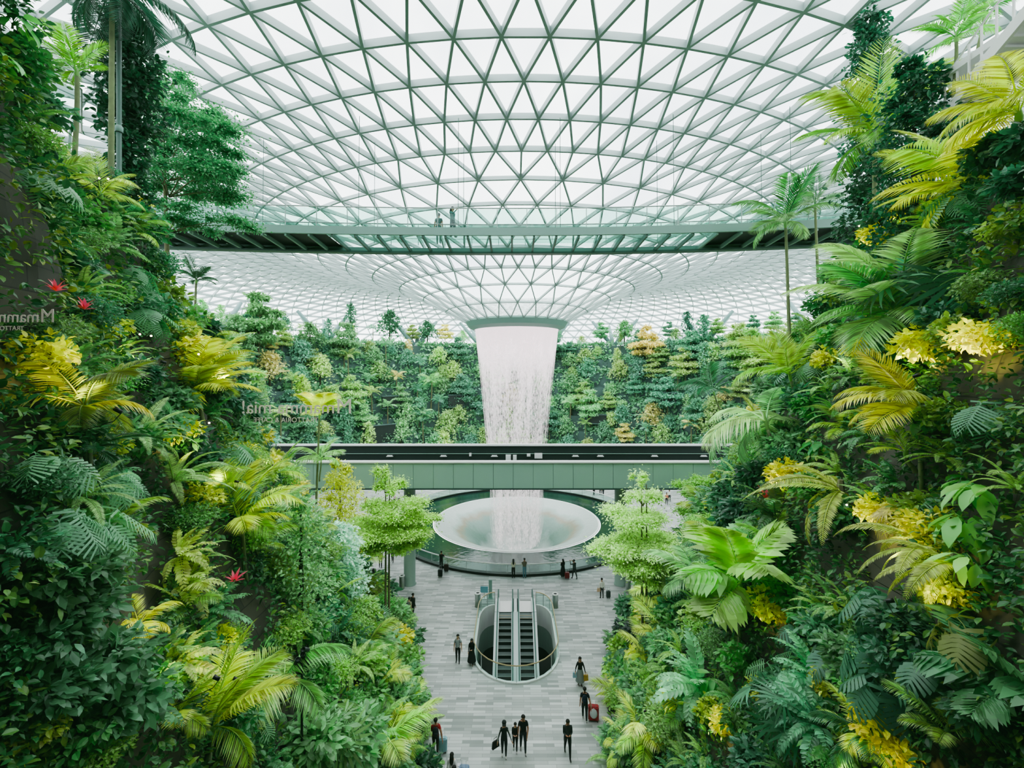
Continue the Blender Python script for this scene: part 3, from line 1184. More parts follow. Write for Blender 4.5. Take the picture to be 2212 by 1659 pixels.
def suitcase(pos, rz, c, label, w=.46, h=.68, t=.28, tilt=0.0):
    o = empty('suitcase', pos, math.radians(rz), label=label, cat='suitcase')
    o.rotation_euler.x = tilt
    b = bmesh.new()
    bmesh.ops.create_cube(b, size=1, matrix=Matrix.Translation((0, 0, h / 2 + .06)) @ Matrix.Diagonal((w, t, h, 1)))
    bmesh.ops.bevel(b, geom=b.edges[:], offset=.05, segments=3, affect='EDGES')
    me = bpy.data.meshes.new('shell')
    b.to_mesh(me)
    b.free()
    me.materials.append(cm(c, .35))
    link('shell', me, o)
    g = MB()
    for i in range(5):
        g.box(((i - 2) * w / 6, -t / 2 - .004, h / 2 + .06), (.012, .012, h * .78))
        g.box(((i - 2) * w / 6, t / 2 + .004, h / 2 + .06), (.012, .012, h * .78))
    g.build('rib', cm(c, .6), o)
    for x in (-1, 1):
        for y in (-1, 1):
            MB().lathe([(.001, -.015), (.035, -.015), (.035, .015), (.001, .015)], 10).build('wheel', M['black'], o, loc=(x * (w / 2 - .06), y * (t / 2 - .05), .035)).rotation_euler = (0, PI / 2, 0)
    MB().tube([(-.1, t / 2 - .05, h + .05), (-.1, t / 2 - .05, h + .4), (.1, t / 2 - .05, h + .4), (.1, t / 2 - .05, h + .05)], .012, 6).build('telescopic_handle', M['chrome'], o)
    return o


def handbag(pos, rz, c, label, w=.3, h=.24, t=.1, tote=False):
    o = empty('bag', pos, math.radians(rz), label=label, cat='bag')
    MB().add([(-w / 2, -t / 2, 0), (w / 2, -t / 2, 0), (w / 2, t / 2, 0), (-w / 2, t / 2, 0), (-w * .44, -t * .3, h), (w * .44, -t * .3, h), (w * .44, t * .3, h), (-w * .44, t * .3, h)],
             [[[0, 3, 2, 1], [4, 5, 6, 7], [0, 1, 5, 4], [1, 2, 6, 5], [2, 3, 7, 6], [3, 0, 4, 7]]]).build('pouch', cm(c), o)
    MB().tube([(-w * .3, 0, h * .95), (-w * .22, 0, h + .14), (w * .22, 0, h + .14), (w * .3, 0, h * .95)], .012, 5).build('handle', cm(c, .5), o)
    return o


# group in the middle of the near floor
a = person('person in a dark cap and tracksuit top with white sleeve stripes', flr(1089, 1634), 0, 1.66, '#16201e', '#14181a', '#d9d6cf', 0, hair_long=True, hat='#1b211f',
           pose={'stride': .06, 'arm_r': HOLD, 'arm_l': ((.12, -.03, -.27), (.1, -.12, -.2)), 'slim': .92})
b = MB()
for s, ar in ((-1, 'r'), (1, 'l')):
    J = skeleton({'stride': .06, 'arm_r': HOLD, 'arm_l': ((.12, -.03, -.27), (.1, -.12, -.2)), 'slim': .92}, 1)
    b.tube([J['sh' + ar][0] + Vector((s * .045, -.045, .02)), J['el' + ar][0] + Vector((s * .03, -.035, 0)), J['wr' + ar][0] + Vector((s * .02, -.025, 0))], .012, 5)
b.build('sleeve_stripe', cm('#e8ece6'), a)
handbag(near(a, -.42, -.1, .52), 40, '#191512', 'dark brown clutch bag held by the person in the cap', .4, .34, .1)
person('child in dark clothes between the two adults on the near floor', flr(1113, 1622), 0, 1.38, '#1b1a1a', '#15161a', '#c9c7c2', 0,
       pose={'stride': .12, 'arm_r': PHONE, 'arm_l': PHONE, 'slim': .95, 'nod': .04})
person('tall man in a black polo shirt with a white sleeve band', flr(1130, 1624), 5, 1.8, '#101214', '#23292d', '#9d9a94', 1,
       pose={'stride': .16, 'short': 1, 'arm_l': ((.06, -.04, -.3), (-.06, -.14, -.22)), 'arm_r': DOWN, 'nod': .05})
person('man in a grey jacket walking while looking down at his hands', flr(1226, 1632), 0, 1.78, '#2b3331', '#131517', '#1a1a1a', 1,
       pose={'stride': .26, 'arm_r': PHONE, 'arm_l': PHONE, 'nod': .1})
# far right of the near floor
a = person('person in a navy top with a backpack walking away to the right of the escalators', flr(1263, 1556), 172, 1.74, '#191d26', '#20242b', '#dcdad4', 1,
           pose={'stride': .18, 'arm_r': PULL, 'arm_l': DOWN, 'short': 1}, strap='#1b2230')
backpack(a, '#1d2738', 'navy backpack worn by the person pulling the red suitcase')
s_ = suitcase(flr(1282, 1556), 172, '#a81f2c', 'bright red suitcase pulled across the floor', .56, .74, .32)
o = empty('bag', near(s_, 0, .2, .3), math.radians(172), label='white bag strapped to the red suitcase', cat='bag')
MB().ball((0, .0, .2), (.2, .06, .26), 12, 8).build('pouch', cm('#d9d9df'), o, True)
MB().tube([(-.05, .03, .44), (0, .04, .52), (.05, .03, .44)], .012, 5).build('handle', cm('#c9c9cf'), o)
a = person('woman in a black top and long grey skirt facing the camera', flr(1253, 1480), 0, 1.64, '#141416', '#6f7773', '#57443a', 0, hair_long=True,
           pose={'stride': .05, 'arm_r': ((.1, .0, -.28), (.05, -.1, -.2)), 'arm_l': HOLD, 'slim': .9}, skirt=('#7d8683', .28, .08))
handbag(near(a, .34, -.08, .34), 10, '#b8953f', 'mustard yellow bag in the hand of the woman in the grey skirt', .3, .34, .1)
handbag(near(a, -.34, -.1, .55), 10, '#8fb6c4', 'pale blue bag in the hand of the woman in the grey skirt', .24, .3, .1)
a = person('man in a grey shirt with rucksack straps left of the escalators', flr(989, 1431), 0, 1.76, '#9aa4a2', '#121416', '#1c1c1c', 2, pose={'stride': .05, 'arm_l': DOWN, 'arm_r': DOWN, 'short': 1}, strap='#262c2b')
backpack(a, '#2a302f', 'dark rucksack on the back of the man in the grey shirt')
a = person('woman in a long black dress and black headscarf left of the escalators', flr(1019, 1436), 350, 1.62, '#121314', '#121314', '#b0917c', 0, hood='#131414',
           pose={'stride': .06, 'arm_l': PHONE, 'arm_r': DOWN, 'slim': .95}, skirt=('#161718', .26, .1))
# left near edge
a = person('person in a red shirt walking away at the near left edge of the floor', flr(941, 1630), 188, 1.74, '#b3242c', '#3a3733', '#d5d2cc', 1, pose={'stride': .16, 'short': 1, 'arm_r': PULL, 'arm_l': PHONE}, strap='#2d3038')
backpack(a, '#2b3038', 'grey backpack on the person in the red shirt')
suitcase(flr(957, 1624), 180, '#8fb8c2', 'pale blue suitcase beside the person in the red shirt', .4, .66, .26)
a = person('woman with long black hair and white top at the bottom of the view', flr(976, 1706), 180, 1.62, '#e3e0e4', '#c9c9cf', '#d5d2cc', 2, hair_long=True, pose={'stride': .1, 'slim': .92, 'arm_r': PULL})
person('person with short black hair at the very bottom of the view', flr(981, 1738), 180, 1.64, '#e8dcd9', '#39404a', '#d5d2cc', 2, pose={'stride': .1, 'short': 1})
suitcase(flr(1003, 1690), 175, '#70849f', 'blue grey suitcase on the near floor beside the long haired woman', .44, .68, .3)
suitcase(flr(990, 1684), 185, '#d4d2da', 'white suitcase standing behind the blue grey one', .4, .62, .26)
# left middle
a = person('man with a grey rucksack walking at the left planted edge', flr(884, 1341), 150, 1.74, '#a9a38c', '#77715c', '#2c2c2a', 0, pose={'stride': .2, 'short': 1}, strap='#444a48')
backpack(a, '#4c5553', 'large grey rucksack on the man at the left planted edge')
person('person in dark clothes just behind the man with the grey rucksack', flr(892, 1331), 150, 1.72, '#31332f', '#2a2b28', '#222222', 1, pose={'stride': .1})
person('person in a white top and white headscarf beside the left plants', flr(862, 1339), 30, 1.58, '#e4e6e6', '#b9bdbd', '#c9c9c9', 2, hood='#eceeee', pose={'stride': .05})
person('person in a white shirt and dark trousers beyond the left tree trunks', flr(848, 1214), 0, 1.7, '#d8dad4', '#20211f', '#333333', 0, pose={'stride': .15})
person('person in black standing beside the left tree trunks', flr(822, 1226), 20, 1.66, '#191a19', '#191a19', '#222222', 0, pose={'stride': .08})
# along the pool rail
a = person('person in black leaning at the rail on the left of the pool', flr(953, 1231), 175, 1.72, '#141615', '#161817', '#222222', 1, pose={'stride': .03, 'arm_r': LEANF, 'arm_l': LEANF, 'lean': .08})
suitcase(flr(951, 1246), 180, '#1a1c1b', 'black suitcase standing near the rail left of the pool', .42, .62, .28)
suitcase(flr(964, 1234), 180, '#33201f', 'dark maroon suitcase at the rail left of the pool', .42, .62, .28)
person('woman with long hair and cream top leaning on the middle of the pool rail', flr(1109, 1249), 180, 1.66, '#d3cfb6', '#1b1a1a', '#2a211c', 0, hair_long=True, pose={'arm_r': LEANF, 'arm_l': LEANF, 'lean': .1, 'slim': .92})
person('man in a brown shirt and blue jeans leaning on the middle of the pool rail', flr(1133, 1249), 180, 1.74, '#5e5a4c', '#5f8796', '#3a3a38', 1, pose={'arm_r': LEANF, 'arm_l': LEANF, 'lean': .1, 'short': 1})
person('woman in a long black dress at the right of the pool rail', flr(1216, 1247), 200, 1.64, '#151616', '#151616', '#1b1b1b', 0, hair_long=True, pose={'arm_l': PHONE, 'arm_r': PHONE, 'slim': .95}, skirt=('#171818', .2, .06))
suitcase(flr(1225, 1250), 180, '#7c1f26', 'dark red suitcase between the two people at the right of the pool rail', .42, .52, .3)
person('man in dark clothes raising a camera at the right of the pool rail', flr(1241, 1251), 215, 1.72, '#33403b', '#2d3532', '#222222', 1, pose={'arm_r': SHOOT, 'arm_l': SHOOT, 'stride': .2, 'lean': .06})
a = person('woman in a white blouse and dark trousers standing right of the escalators', flr(1300, 1293), 190, 1.66, '#e6e4d8', '#1c1d1d', '#222222', 0, pose={'stride': .05, 'slim': .95})
handbag(near(a, .28, .02, .62), 190, '#c8a98c', 'tan shoulder bag on the woman in the white blouse', .3, .28, .1)
suitcase(flr(1314, 1292), 185, '#2f3d39', 'small dark green suitcase beside the woman in the white blouse', .34, .56, .24)
# beyond the pool
for px, py, c, lb in ((1283, 1070, '#d8cbb8', 'person in a cream top on the far side of the pool'), (1297, 1069, '#2f3336', 'person in dark clothes on the far side of the pool'),
                      (1303, 1070, '#9fb4cc', 'person in pale blue on the far side of the pool'), (862, 1090, '#e8e6e2', 'person in white seen through the left tree'),
                      (852, 1092, '#c9aeb0', 'person in pink seen through the left tree'), (792, 1100, '#d2564e', 'person in coral red beyond the left tree'),
                      (1428, 1080, '#23272a', 'person in black beyond the right tree'), (1440, 1090, '#cf7b66', 'person in orange beyond the right tree'), (1446, 1083, '#e4e2de', 'person in white beyond the right tree')):
    person(lb, flr(px, py), rng.uniform(-40, 40), 1.66, c, '#25282a', '#333333', int(rng.integers(0, 4)), pose={'stride': .08})
# on the canopy bridge
person('person in a dark shirt standing on the glass footbridge', Vector((-4.25, bow(-4.25, 1.9), 26.0)), 180, 1.72, '#2f5a55', '#3f6f70', '#35504d', 1, pose={'stride': .04, 'short': 1})
person('woman with long hair standing on the glass footbridge', Vector((-3.3, bow(-3.3, .75), 26.0)), 60, 1.68, '#4c7a76', '#2c4f4f', '#2c4f4f', 0, hair_long=True, pose={'stride': .1, 'arm_r': SHOOT, 'slim': .92})
p = flr(1322, 1528)
o = empty('luggage_trolley', p, label='black loaded luggage trolley half hidden by the right plants', cat='trolley')
MB().box((0, 0, .12), (.6, .9, .05)).build('platform', M['black'], o)
MB().tube([(-.28, .42, .12), (-.28, .5, 1.05), (.28, .5, 1.05), (.28, .42, .12)], .022, 6).build('handle', M['chrome'], o)
for x in (-.24, .24):
    for y in (-.36, .36):
        MB().lathe([(.001, -.02), (.06, -.02), (.06, .02), (.001, .02)], 10).build('wheel', M['black'], o, loc=(x, y, .06)).rotation_euler = (0, PI / 2, 0)
suitcase(p + Vector((0, -.05, .15)), 0, '#141817', 'black suitcase lying on the luggage trolley', .5, .8, .34)

# ------------------------------------------------------------------ leaf templates (length 1 along y, face towards z)
def t_lance(w=.13, droop=.12):
    v = np.array([(0, 0, 0), (-w, .3, .03), (w, .3, .03), (-w * .8, .65, -droop * .3), (w * .8, .65, -droop * .3), (0, 1, -droop)])
    return v, [[[0, 2, 4, 3]], [[0, 3, 1], [3, 4, 5]]]


def t_oval(w=.3, fold=.08):
    v = np.array([(0, 0, 0), (-w * .7, .2, fold), (0, .25, 0), (w * .7, .2, fold), (-w, .5, fold), (0, .55, 0), (w, .5, fold), (-w * .6, .8, fold * .3), (0, .82, -.04), (w * .6, .8, fold * .3), (0, 1, -.12)])
    return v, [[[1, 2, 5, 4], [2, 3, 6, 5], [4, 5, 8, 7], [5, 6, 9, 8]], [[0, 2, 1], [0, 3, 2], [7, 8, 10], [8, 9, 10]]]


def t_small(w=.26):
    return np.array([(0, 0, 0), (-w, .45, .05), (0, 1, -.1), (w, .45, .05)]), [[[0, 3, 2, 1]]]


def t_split(n=7, depth=.6, w=.55, tip=1.0, fill=.62, tap=None):
    """Monstera or philodendron blade: lobes cut in from the edge on both sides of the midrib."""
    V, Q, T = [(0, 0, 0)], [], []
    mids = []
    for i in range(n + 1):
        y = i / n * .92
        V.append((0, y, .03 * math.sin(PI * y)))
        mids.append(len(V) - 1)
    for s in (-1, 1):
        for i in range(n):
            y = (i + .5) / n
            ww = w * (math.sin(PI * min(1, y * .88 + .16)) ** .7)
            ya, yb = i / n * .92, (i + fill) / n * .92
            sweep = .1 + .22 * y - (.3 if i == 0 else 0)
            b = len(V)
            tp = (.35 + .6 * (1 - depth)) if tap is None else tap
            ym = (ya + yb) / 2 + sweep
            V += [(s * ww * (1 - depth) * .6, ya + sweep * .3, .03), (s * ww, ym - (yb - ya) * tp * .5, -.1), (s * ww * .97, ym + (yb - ya) * tp * .5 + .03, -.12), (s * ww * (1 - depth) * .6, yb + sweep * .3, .03), ]
            Q.append([mids[i], b, b + 3, mids[i + 1]] if s > 0 else [mids[i], mids[i + 1], b + 3, b])
            Q.append([b, b + 1, b + 2, b + 3] if s > 0 else [b, b + 3, b + 2, b + 1])
    b = len(V)
    V += [(0, tip * 1.02, -.12)]
    T.append([mids[-1], b - 1, b])
    return np.array(V, float), [Q, T]


def t_fan(n=9, spread=2.6, w=.09):
    V, Q, T = [], [], []
    for i in range(n):
        a = (i / (n - 1) - .5) * spread
        d = np.array([math.sin(a), math.cos(a), 0])
        x = np.array([math.cos(a), -math.sin(a), 0])
        b = len(V)
        V += [d * .02, d * .5 - x * w, d * .5 + x * w + [0, 0, .02], d * .85 - x * w * .5 - [0, 0, .06], d * .85 + x * w * .5 - [0, 0, .06], d - [0, 0, .16]]
        Q.append([b + 1, b + 2, b + 4, b + 3])
        T += [[b, b + 2, b + 1], [b + 3, b + 4, b + 5]]
    return np.array(V), [Q, T]


LANCE, OVAL, SMALL, BLADE = t_lance(), t_oval(), t_small(), t_lance(.05, .2)
MONST, PHILO, FAN = t_split(8, .5, .52, fill=.86, tap=.9), t_split(11, .84, .5), t_fan(15, 3.6, .045)
WIDE = t_lance(.22, .15)


def unit(v):
    return v / (np.linalg.norm(v, axis=-1, keepdims=True) + 1e-9)


def rdir(n, up=.0):
    v = rng.normal(size=(n, 3))
    v[:, 2] += up
    return unit(v)


# ------------------------------------------------------------------ fronds and leaves as shared meshes
def frond_mesh(name, n=34, ll=.34, arch=.9, stalk=.16, vee=.25, tmpl=None, w=None, hang=.15, tipdroop=0.35, taper=.35):
    """A pinnate frond of length 1 that leaves the origin along y and arches down."""
    tmpl = tmpl or t_lance(.033, .25)
    t = np.linspace(0, 1, 26)
    ang = .0 - arch * t ** 1.4
    seg = np.stack([np.zeros_like(t), np.cos(ang), np.sin(ang)], 1) / 25
    P = np.concatenate([[[0, 0, 0]], np.cumsum(seg, 0)[:-1]])
    b = MB()
    b.tube(P[::3], np.linspace(.012, .003, len(P[::3])), 5)
    ts = np.linspace(stalk, .99, n)
    pos = np.stack([np.interp(ts, t, P[:, k]) for k in range(3)], 1)
    tan = unit(np.stack([np.interp(ts, t, seg[:, k]) for k in range(3)], 1))
    nor = unit(np.cross(np.array([1.0, 0, 0])[None], tan))
    ln = ll * (np.sin(PI * np.clip((ts - stalk) / (1 - stalk) * .82 + .16, 0, 1)) ** .7) * (1 - taper * .3 * ts)
    for s in (-1, 1):
        jit = rng.uniform(-.08, .08, n)
        fw = .45 + .55 * ts + jit
        Y = unit(np.array([s, 0, 0.0])[None] * 1.0 + tan * fw[:, None] + nor * vee - np.array([0, 0, hang])[None])
        b.scatter(tmpl, pos, Y, nor + rng.normal(0, .12, (n, 3)), ln * rng.uniform(.9, 1.08, n), w)
    return b.mesh(name, M['leaf'])


FROND = [frond_mesh('frond', 30, .36, 1.0, .14, .3), frond_mesh('frond', 29, .38, 1.35, .14, .15, hang=.3), frond_mesh('frond', 31, .34, .55, .16, .4), frond_mesh('frond', 28, .4, 1.75, .1, .1, hang=.5)]
BROADF = [frond_mesh('frond', 14, .5, .8, .18, .2, t_lance(.17, .25)), frond_mesh('frond', 12, .52, 1.2, .18, .1, t_lance(.19, .3), hang=.3)]
FERN = [frond_mesh('frond', 44, .13, 1.1, .06, .0, t_lance(.09, .1), hang=.05), frond_mesh('frond', 40, .14, 1.6, .06, .0, t_lance(.09, .1), hang=.05)]
COMP = [frond_mesh('leaf_spray', 11, .2, .9, .1, .05, OVAL, hang=.1, taper=.1), frond_mesh('leaf_spray', 13, .17, 1.5, .08, .0, OVAL, hang=.1, taper=.1)]


def blade_mesh(name, tmpl, stalk=.5, lean=.9, s=1.0):
    b = MB()
    pts = [np.array([0, 0, 0]), np.array([0, .25 * stalk, .7 * stalk]), np.array([0, .6 * stalk, stalk])]
    b.tube(pts, [.02, .015, .012], 5)
    b.scatter(tmpl, np.array([pts[-1]]), np.array([[0, 1.0, -lean * .5]]), np.array([[0, .3, 1.0]]), [s])
    return b.mesh(name, M['leaf'], True)


BL = {'monstera': [blade_mesh('leaf', MONST, .55, .9), blade_mesh('leaf', MONST, .35, 1.6)], 'philo': [blade_mesh('leaf', PHILO, .5, .7), blade_mesh('leaf', PHILO, .35, 1.3)],
      'fan': [blade_mesh('leaf', FAN, .9, .2), blade_mesh('leaf', FAN, .7, 1.0)], 'paddle': [blade_mesh('leaf', t_oval(.22, .05), .45, .3), blade_mesh('leaf', t_oval(.24, .06), .35, 1.2)]}


def rot(yaw, pitch, roll=0.0):
    return (pitch, roll, yaw)


def trunk_mb(h, r0, r1, bend=.0, n=10, rings=True, segs=12, yaw=0.0):
    pts, rad = [], []
    for i in range(segs + 1):
        t = i / segs
        pts.append((math.cos(yaw) * bend * math.sin(t * PI * .5) ** 2, math.sin(yaw) * bend * math.sin(t * PI * .5) ** 2, h * t))
        rad.append((r0 + (r1 - r0) * t) * (1 + (.07 if rings and i % 2 else 0)))
    return MB().tube(pts, rad, n), Vector(pts[-1])


CURN = {}


def palm(pos, label, n=11, L=2.2, h=2.0, r=.07, color='#4f8f3a', meshes=None, spread=(.25, 1.25), yaw0=None, bend=.15, name='palm', cat='palm', group=None, trunk='palm_bark', tip=None, skew=None):
    """Trunk at pos; fronds of length L fan out at its top. spread: pitch from upright of the youngest and oldest frond. skew: yaw (deg) most fronds lean to."""
    o = empty(name, pos, label=label, cat=cat, group=group)
    top = Vector((0, 0, 0))
    if h > 0:
        b, top = trunk_mb(h, r, r * .75, bend, segs=max(6, int(h * 5)), yaw=rng.uniform(0, 6.28))
        b.build('trunk', M[trunk], o, True)
        MB().lathe([(r * .75, 0), (r * 1.0, L * .05), (r * .6, L * .16), (.01, L * .22)], 10, top).build('crownshaft', M['leaf'], o, True).color = col('#6f9a55')
    meshes = meshes or FROND
    y0 = rng.uniform(0, 6.28) if yaw0 is None else math.radians(yaw0)
    for i in range(n):
        t = (i + .5) / n
        me = meshes[int(rng.integers(len(meshes)))]
        f = link('frond' if me.name.startswith('frond') else 'leaf', me, o, top + Vector((0, 0, L * .1 if h > 0 else 0)))
        yaw = y0 + i * 2.399 + rng.uniform(-.2, .2)
        if skew is not None:
            yaw = math.radians(skew) + ((yaw + PI) % (2 * PI) - PI) * .5
        pit = spread[0] + (spread[1] - spread[0]) * t + rng.uniform(-.1, .1)
        f.rotation_euler = (PI / 2 - pit, rng.uniform(-.25, .25), yaw)
        s = L * rng.uniform(.82, 1.08) * (.75 + .25 * math.sin(PI * min(1, t + .25)))
        f.scale = (s, s, s)
        c = np.array(col(color))
        if tip is not None:
            c = c + (np.array(col(tip)) - c) * rng.uniform(0, 1)
        c[:3] *= rng.uniform(.8, 1.2)
        f.color = tuple(c)
    return o


def rosette(pos, label, kind='monstera', n=9, s=.7, color='#2f6b45', name='monstera', cat='plant', group=None, pitch=(.1, 1.0), face=None, tip=None):
    """Stemless plant: n big leaves from one root."""
    o = empty(name, pos, label=label, cat=cat, group=group)
    MB().tube([(0, 0, -.1 * s), (0, 0, .12 * s)], [.05 * s, .03 * s], 6).build('stem', M['bark'], o)
    y0 = rng.uniform(0, 6.28)
    for i in range(n):
        me = BL[kind][int(rng.integers(2))] if isinstance(kind, str) else kind[int(rng.integers(len(kind)))]
        f = link('leaf' if isinstance(kind, str) else 'frond', me, o)
        yaw = y0 + i * 2.399
        if face is not None:
            yaw = math.radians(face) + ((yaw + PI) % (2 * PI) - PI) * .55
        f.rotation_euler = (-pitch[0] - (pitch[1] - pitch[0]) * (i / n) if isinstance(kind, str) else PI / 2 - pitch[0] - (pitch[1] - pitch[0]) * (i / n), rng.uniform(-.3, .3), yaw)
        q = s * rng.uniform(.75, 1.15)
        f.scale = (q, q, q)
        c = np.array(col(color))
        if tip is not None:
            c = c + (np.array(col(tip)) - c) * rng.uniform(0, 1)
        c[:3] *= rng.uniform(.8, 1.25)
        f.color = tuple(c)
    return o


# ------------------------------------------------------------------ crowns of many small leaves
def crown_mb(b, c, r, n, s, tmpl, up=.35, shell=.45, loose=False):
    """n leaves in an ellipsoid r about c, denser towards the outside, facing up and out."""
    d = rdir(n, .25)
    rad = np.abs(rng.normal(0, .62, n)) if loose else rng.uniform(shell, 1, n) ** .6
    P = np.array(c) + d * rad[:, None] * np.array(r)
    Y = unit(d * [1, 1, .35] + rng.normal(0, .5, (n, 3)) + [0, 0, -.15])
    Z = unit(d * (1 - up) + np.array([0, 0, up + .4]) + rng.normal(0, .35, (n, 3)))
    b.scatter(tmpl, P, Y, Z, s * rng.uniform(.7, 1.25, n))


def bush_mesh(name, n, s, tmpl, lumps=7, flat=.8, mat_='leaf', sub=.5, up=.35):
    """Foliage of a shrub of radius 1: leafy lumps on a dome."""
    b = MB()
    for i in range(lumps):
        a = i * 2.399
        rr = .55 * math.sqrt((i + .3) / lumps)
        c = (rr * math.cos(a), rr * math.sin(a), .5 * flat + .35 * flat * rng.uniform(-.6, 1) * (1 - rr))
        r = sub * rng.uniform(.75, 1.15)
        crown_mb(b, c, (r, r, r * flat), n // lumps, s, tmpl, up)
    return b.mesh(name, M[mat_])


def stems_mesh(name, n=6, h=.6, m='bark'):
    b = MB()
    for i in range(n):
        a = i * 2.399
        r = .35 * math.sqrt((i + .2) / n)
        b.tube([(0, 0, -.15), (r * .5 * math.cos(a), r * .5 * math.sin(a), h * .5), (r * math.cos(a), r * math.sin(a), h)], [.03, .02, .01], 5)
    return b.mesh(name, M[m])


BUSH = {
    'oval': [bush_mesh('foliage', 520, .26, OVAL, 9) for _ in range(3)],
    'lance': [bush_mesh('foliage', 750, .32, WIDE, 9) for _ in range(3)],
    'small': [bush_mesh('foliage', 1900, .12, SMALL, 12) for _ in range(3)],
    'fine': [bush_mesh('foliage', 900, .34, BLADE, 8, 1.0) for _ in range(2)],
}
STEMS = stems_mesh('stem')


def shrub(pos, label, kind='oval', s=1.0, color='#3f7f35', group=None, name='shrub', cat='shrub', zs=1.0):
    o = empty(name, pos, rng.uniform(0, 6.28), label=label, cat=cat, group=group)
    me = BUSH[kind][int(rng.integers(len(BUSH[kind])))]
    c = np.array(col(color))
    c[:3] *= rng.uniform(.82, 1.2)
    f = link('foliage', me, o, color=tuple(c))
    g = link('stem', STEMS, o)
    o.scale = (s, s, s * zs)
    return o


def tier_tree(pos, label, h, tiers, trunk_r=.09, color='#4b8a3c', leaf=.16, dens=700, stems=1, name='layered_tree', cat='tree', group=None, mat_='leaf', tmpl=None, bend=.2, bark='bark'):
    """Tree of flat leaf tiers. tiers: (height, radius, thickness, dx, dy)."""
    o = empty(name, pos, label=label, cat=cat, group=group)
    tmpl = tmpl or t_small(.3)
    top = max(t[0] for t in tiers)
    for k in range(stems):
        a = rng.uniform(0, 6.28)
        b = MB()
        off = .22 * k
        pts = [(off + bend * .5 * math.sin(t * 2.2 + a) * t, off * .5 + bend * .4 * math.cos(t * 2 + a) * t, -.2 + top * t) for t in np.linspace(0, 1, 12)]
        b.tube(pts, [trunk_r * (1 - .75 * t) for t in np.linspace(0, 1, 12)], 8)
        b.build('trunk', M[bark], o, True)
    br = MB()
    fo = MB()
    for (z, r, th, dx, dy) in tiers:
        m = max(4, int(r * 4))
        for i in range(m):
            a = i * 2.399 + z
            q = r * rng.uniform(.55, 1.0)
            e = np.array([dx + q * math.cos(a) * .8, dy + q * math.sin(a) * .8, z + th * rng.uniform(-.1, .5)])
            t = z / top
            br.tube([(bend * .2, 0, z - r * .25), (e * [.5, .5, 1]) - [0, 0, r * .08], e], [.03, .018, .006], 5)
            sr = r * rng.uniform(.3, .5)
            crown_mb(fo, e, (sr, sr, th * .34), int(dens * sr * sr / .3) + 12, leaf, tmpl, .6, .2, True)
            crown_mb(fo, e * [1.3, 1.3, 1] - np.array([dx, dy, 0]) * .3 - [0, 0, th * .15], (sr * .6, sr * .6, th * .22), int(dens * sr * sr / .8) + 6, leaf, tmpl, .5, .2, True)
        crown_mb(fo, (dx, dy, z + th * .2), (r * .5, r * .5, th * .35), int(dens * r * r) // 4, leaf, tmpl, .6, .2, True)
    br.build('branch', M[bark], o, True)
    c = np.array(col(color))
    fo.build('foliage', M[mat_], o).color = tuple(c)
    return o


def column_tree(pos, label, h, r, color='#1f5a3c', leaf=.17, n=3500, name='columnar_tree', tmpl=None, z0=.1, cat='tree', group=None, bark='bark_dark', lean=0.0, mat_='leaf'):
    o = empty(name, pos, label=label, cat=cat, group=group)
    b, top = trunk_mb(h * .95, .09 + r * .03, .02, lean, rings=False)
    b.build('trunk', M[bark], o, True)
    fo = MB()
    k = max(6, int(h / r * 4.5))
    for i in range(k):
        t = z0 + (1 - z0) * i / (k - 1)
        a = i * 2.399
        rr = r * (math.sin(PI * min(1, .16 + t * .8)) ** .6)
        c = (lean * t * t + .45 * rr * math.cos(a), .45 * rr * math.sin(a), h * t)
        q = rr * rng.uniform(.5, .8)
        crown_mb(fo, c, (q, q, q * .8), n // k, leaf, tmpl or OVAL, .35, .35, i % 2 == 0)
    fo.build('foliage', M[mat_], o).color = col(color)
    return o


_b = MB().scatter(t_lance(.11, .25), np.zeros((1, 3)), np.array([[0, 1.0, 0]]), np.array([[0, 0, 1.0]]), [1.0])
BLADEM = _b.mesh('leaf', M['leaf'])

# ------------------------------------------------------------------ the planted hills
BARE = []
for px, py, r in ((290, 1235, .75), (265, 1330, .6), (300, 1150, .55), (60, 605, .3), (115, 580, .25), (10, 600, .3), (1925, 1200, .6), (1935, 1255, .5), (230, 1490, .3), (500, 1330, .5), (470, 1190, .4), (600, 1560, .5), (1930, 950, .5)):
    g = hit(px, py)
    BARE.append((np.array(g[0]), r * g[2] / 8))


def ground_leaf():
    """Leaf cover whose greens drift from teal to yellow over the slope."""
    m, N, L, out = nodes('cover_leaf')
    tc = N('TexCoord')
    nz = N('TexNoise', Scale=.42, Detail=3)
    L(tc.outputs['Object'], nz.inputs['Vector'])
    geo = N('NewGeometry')
    ad = N('Math', operation='MULTIPLY_ADD')
    L(geo.outputs['Random Per Island'], ad.inputs[0])
    ad.inputs[1].default_value = .3
    L(nz.outputs['Fac'], ad.inputs[2])
    rp = N('ValToRGB')
    e = rp.color_ramp.elements
    e[0].position, e[0].color = .42, col('#2a623a')
    e[1].position, e[1].color = .9, col('#a3bd48')
    for q, h in ((.55, '#35753a'), (.66, '#458a48'), (.78, '#6ea548')):
        k = e.new(q)
        k.color = col(h)
    L(ad.outputs[0], rp.inputs['Fac'])
    p = N('BsdfPrincipled', Roughness=.34)
    L(rp.outputs['Color'], p.inputs['Base Color'])
    tr = N('BsdfTranslucent')
    L(rp.outputs['Color'], tr.inputs['Color'])
    mx = N('MixShader')
    mx.inputs[0].default_value = .25
    L(p.outputs[0], mx.inputs[1])
    L(tr.outputs[0], mx.inputs[2])
    L(mx.outputs[0], out.inputs['Surface'])
    return m


M['cover'] = ground_leaf()


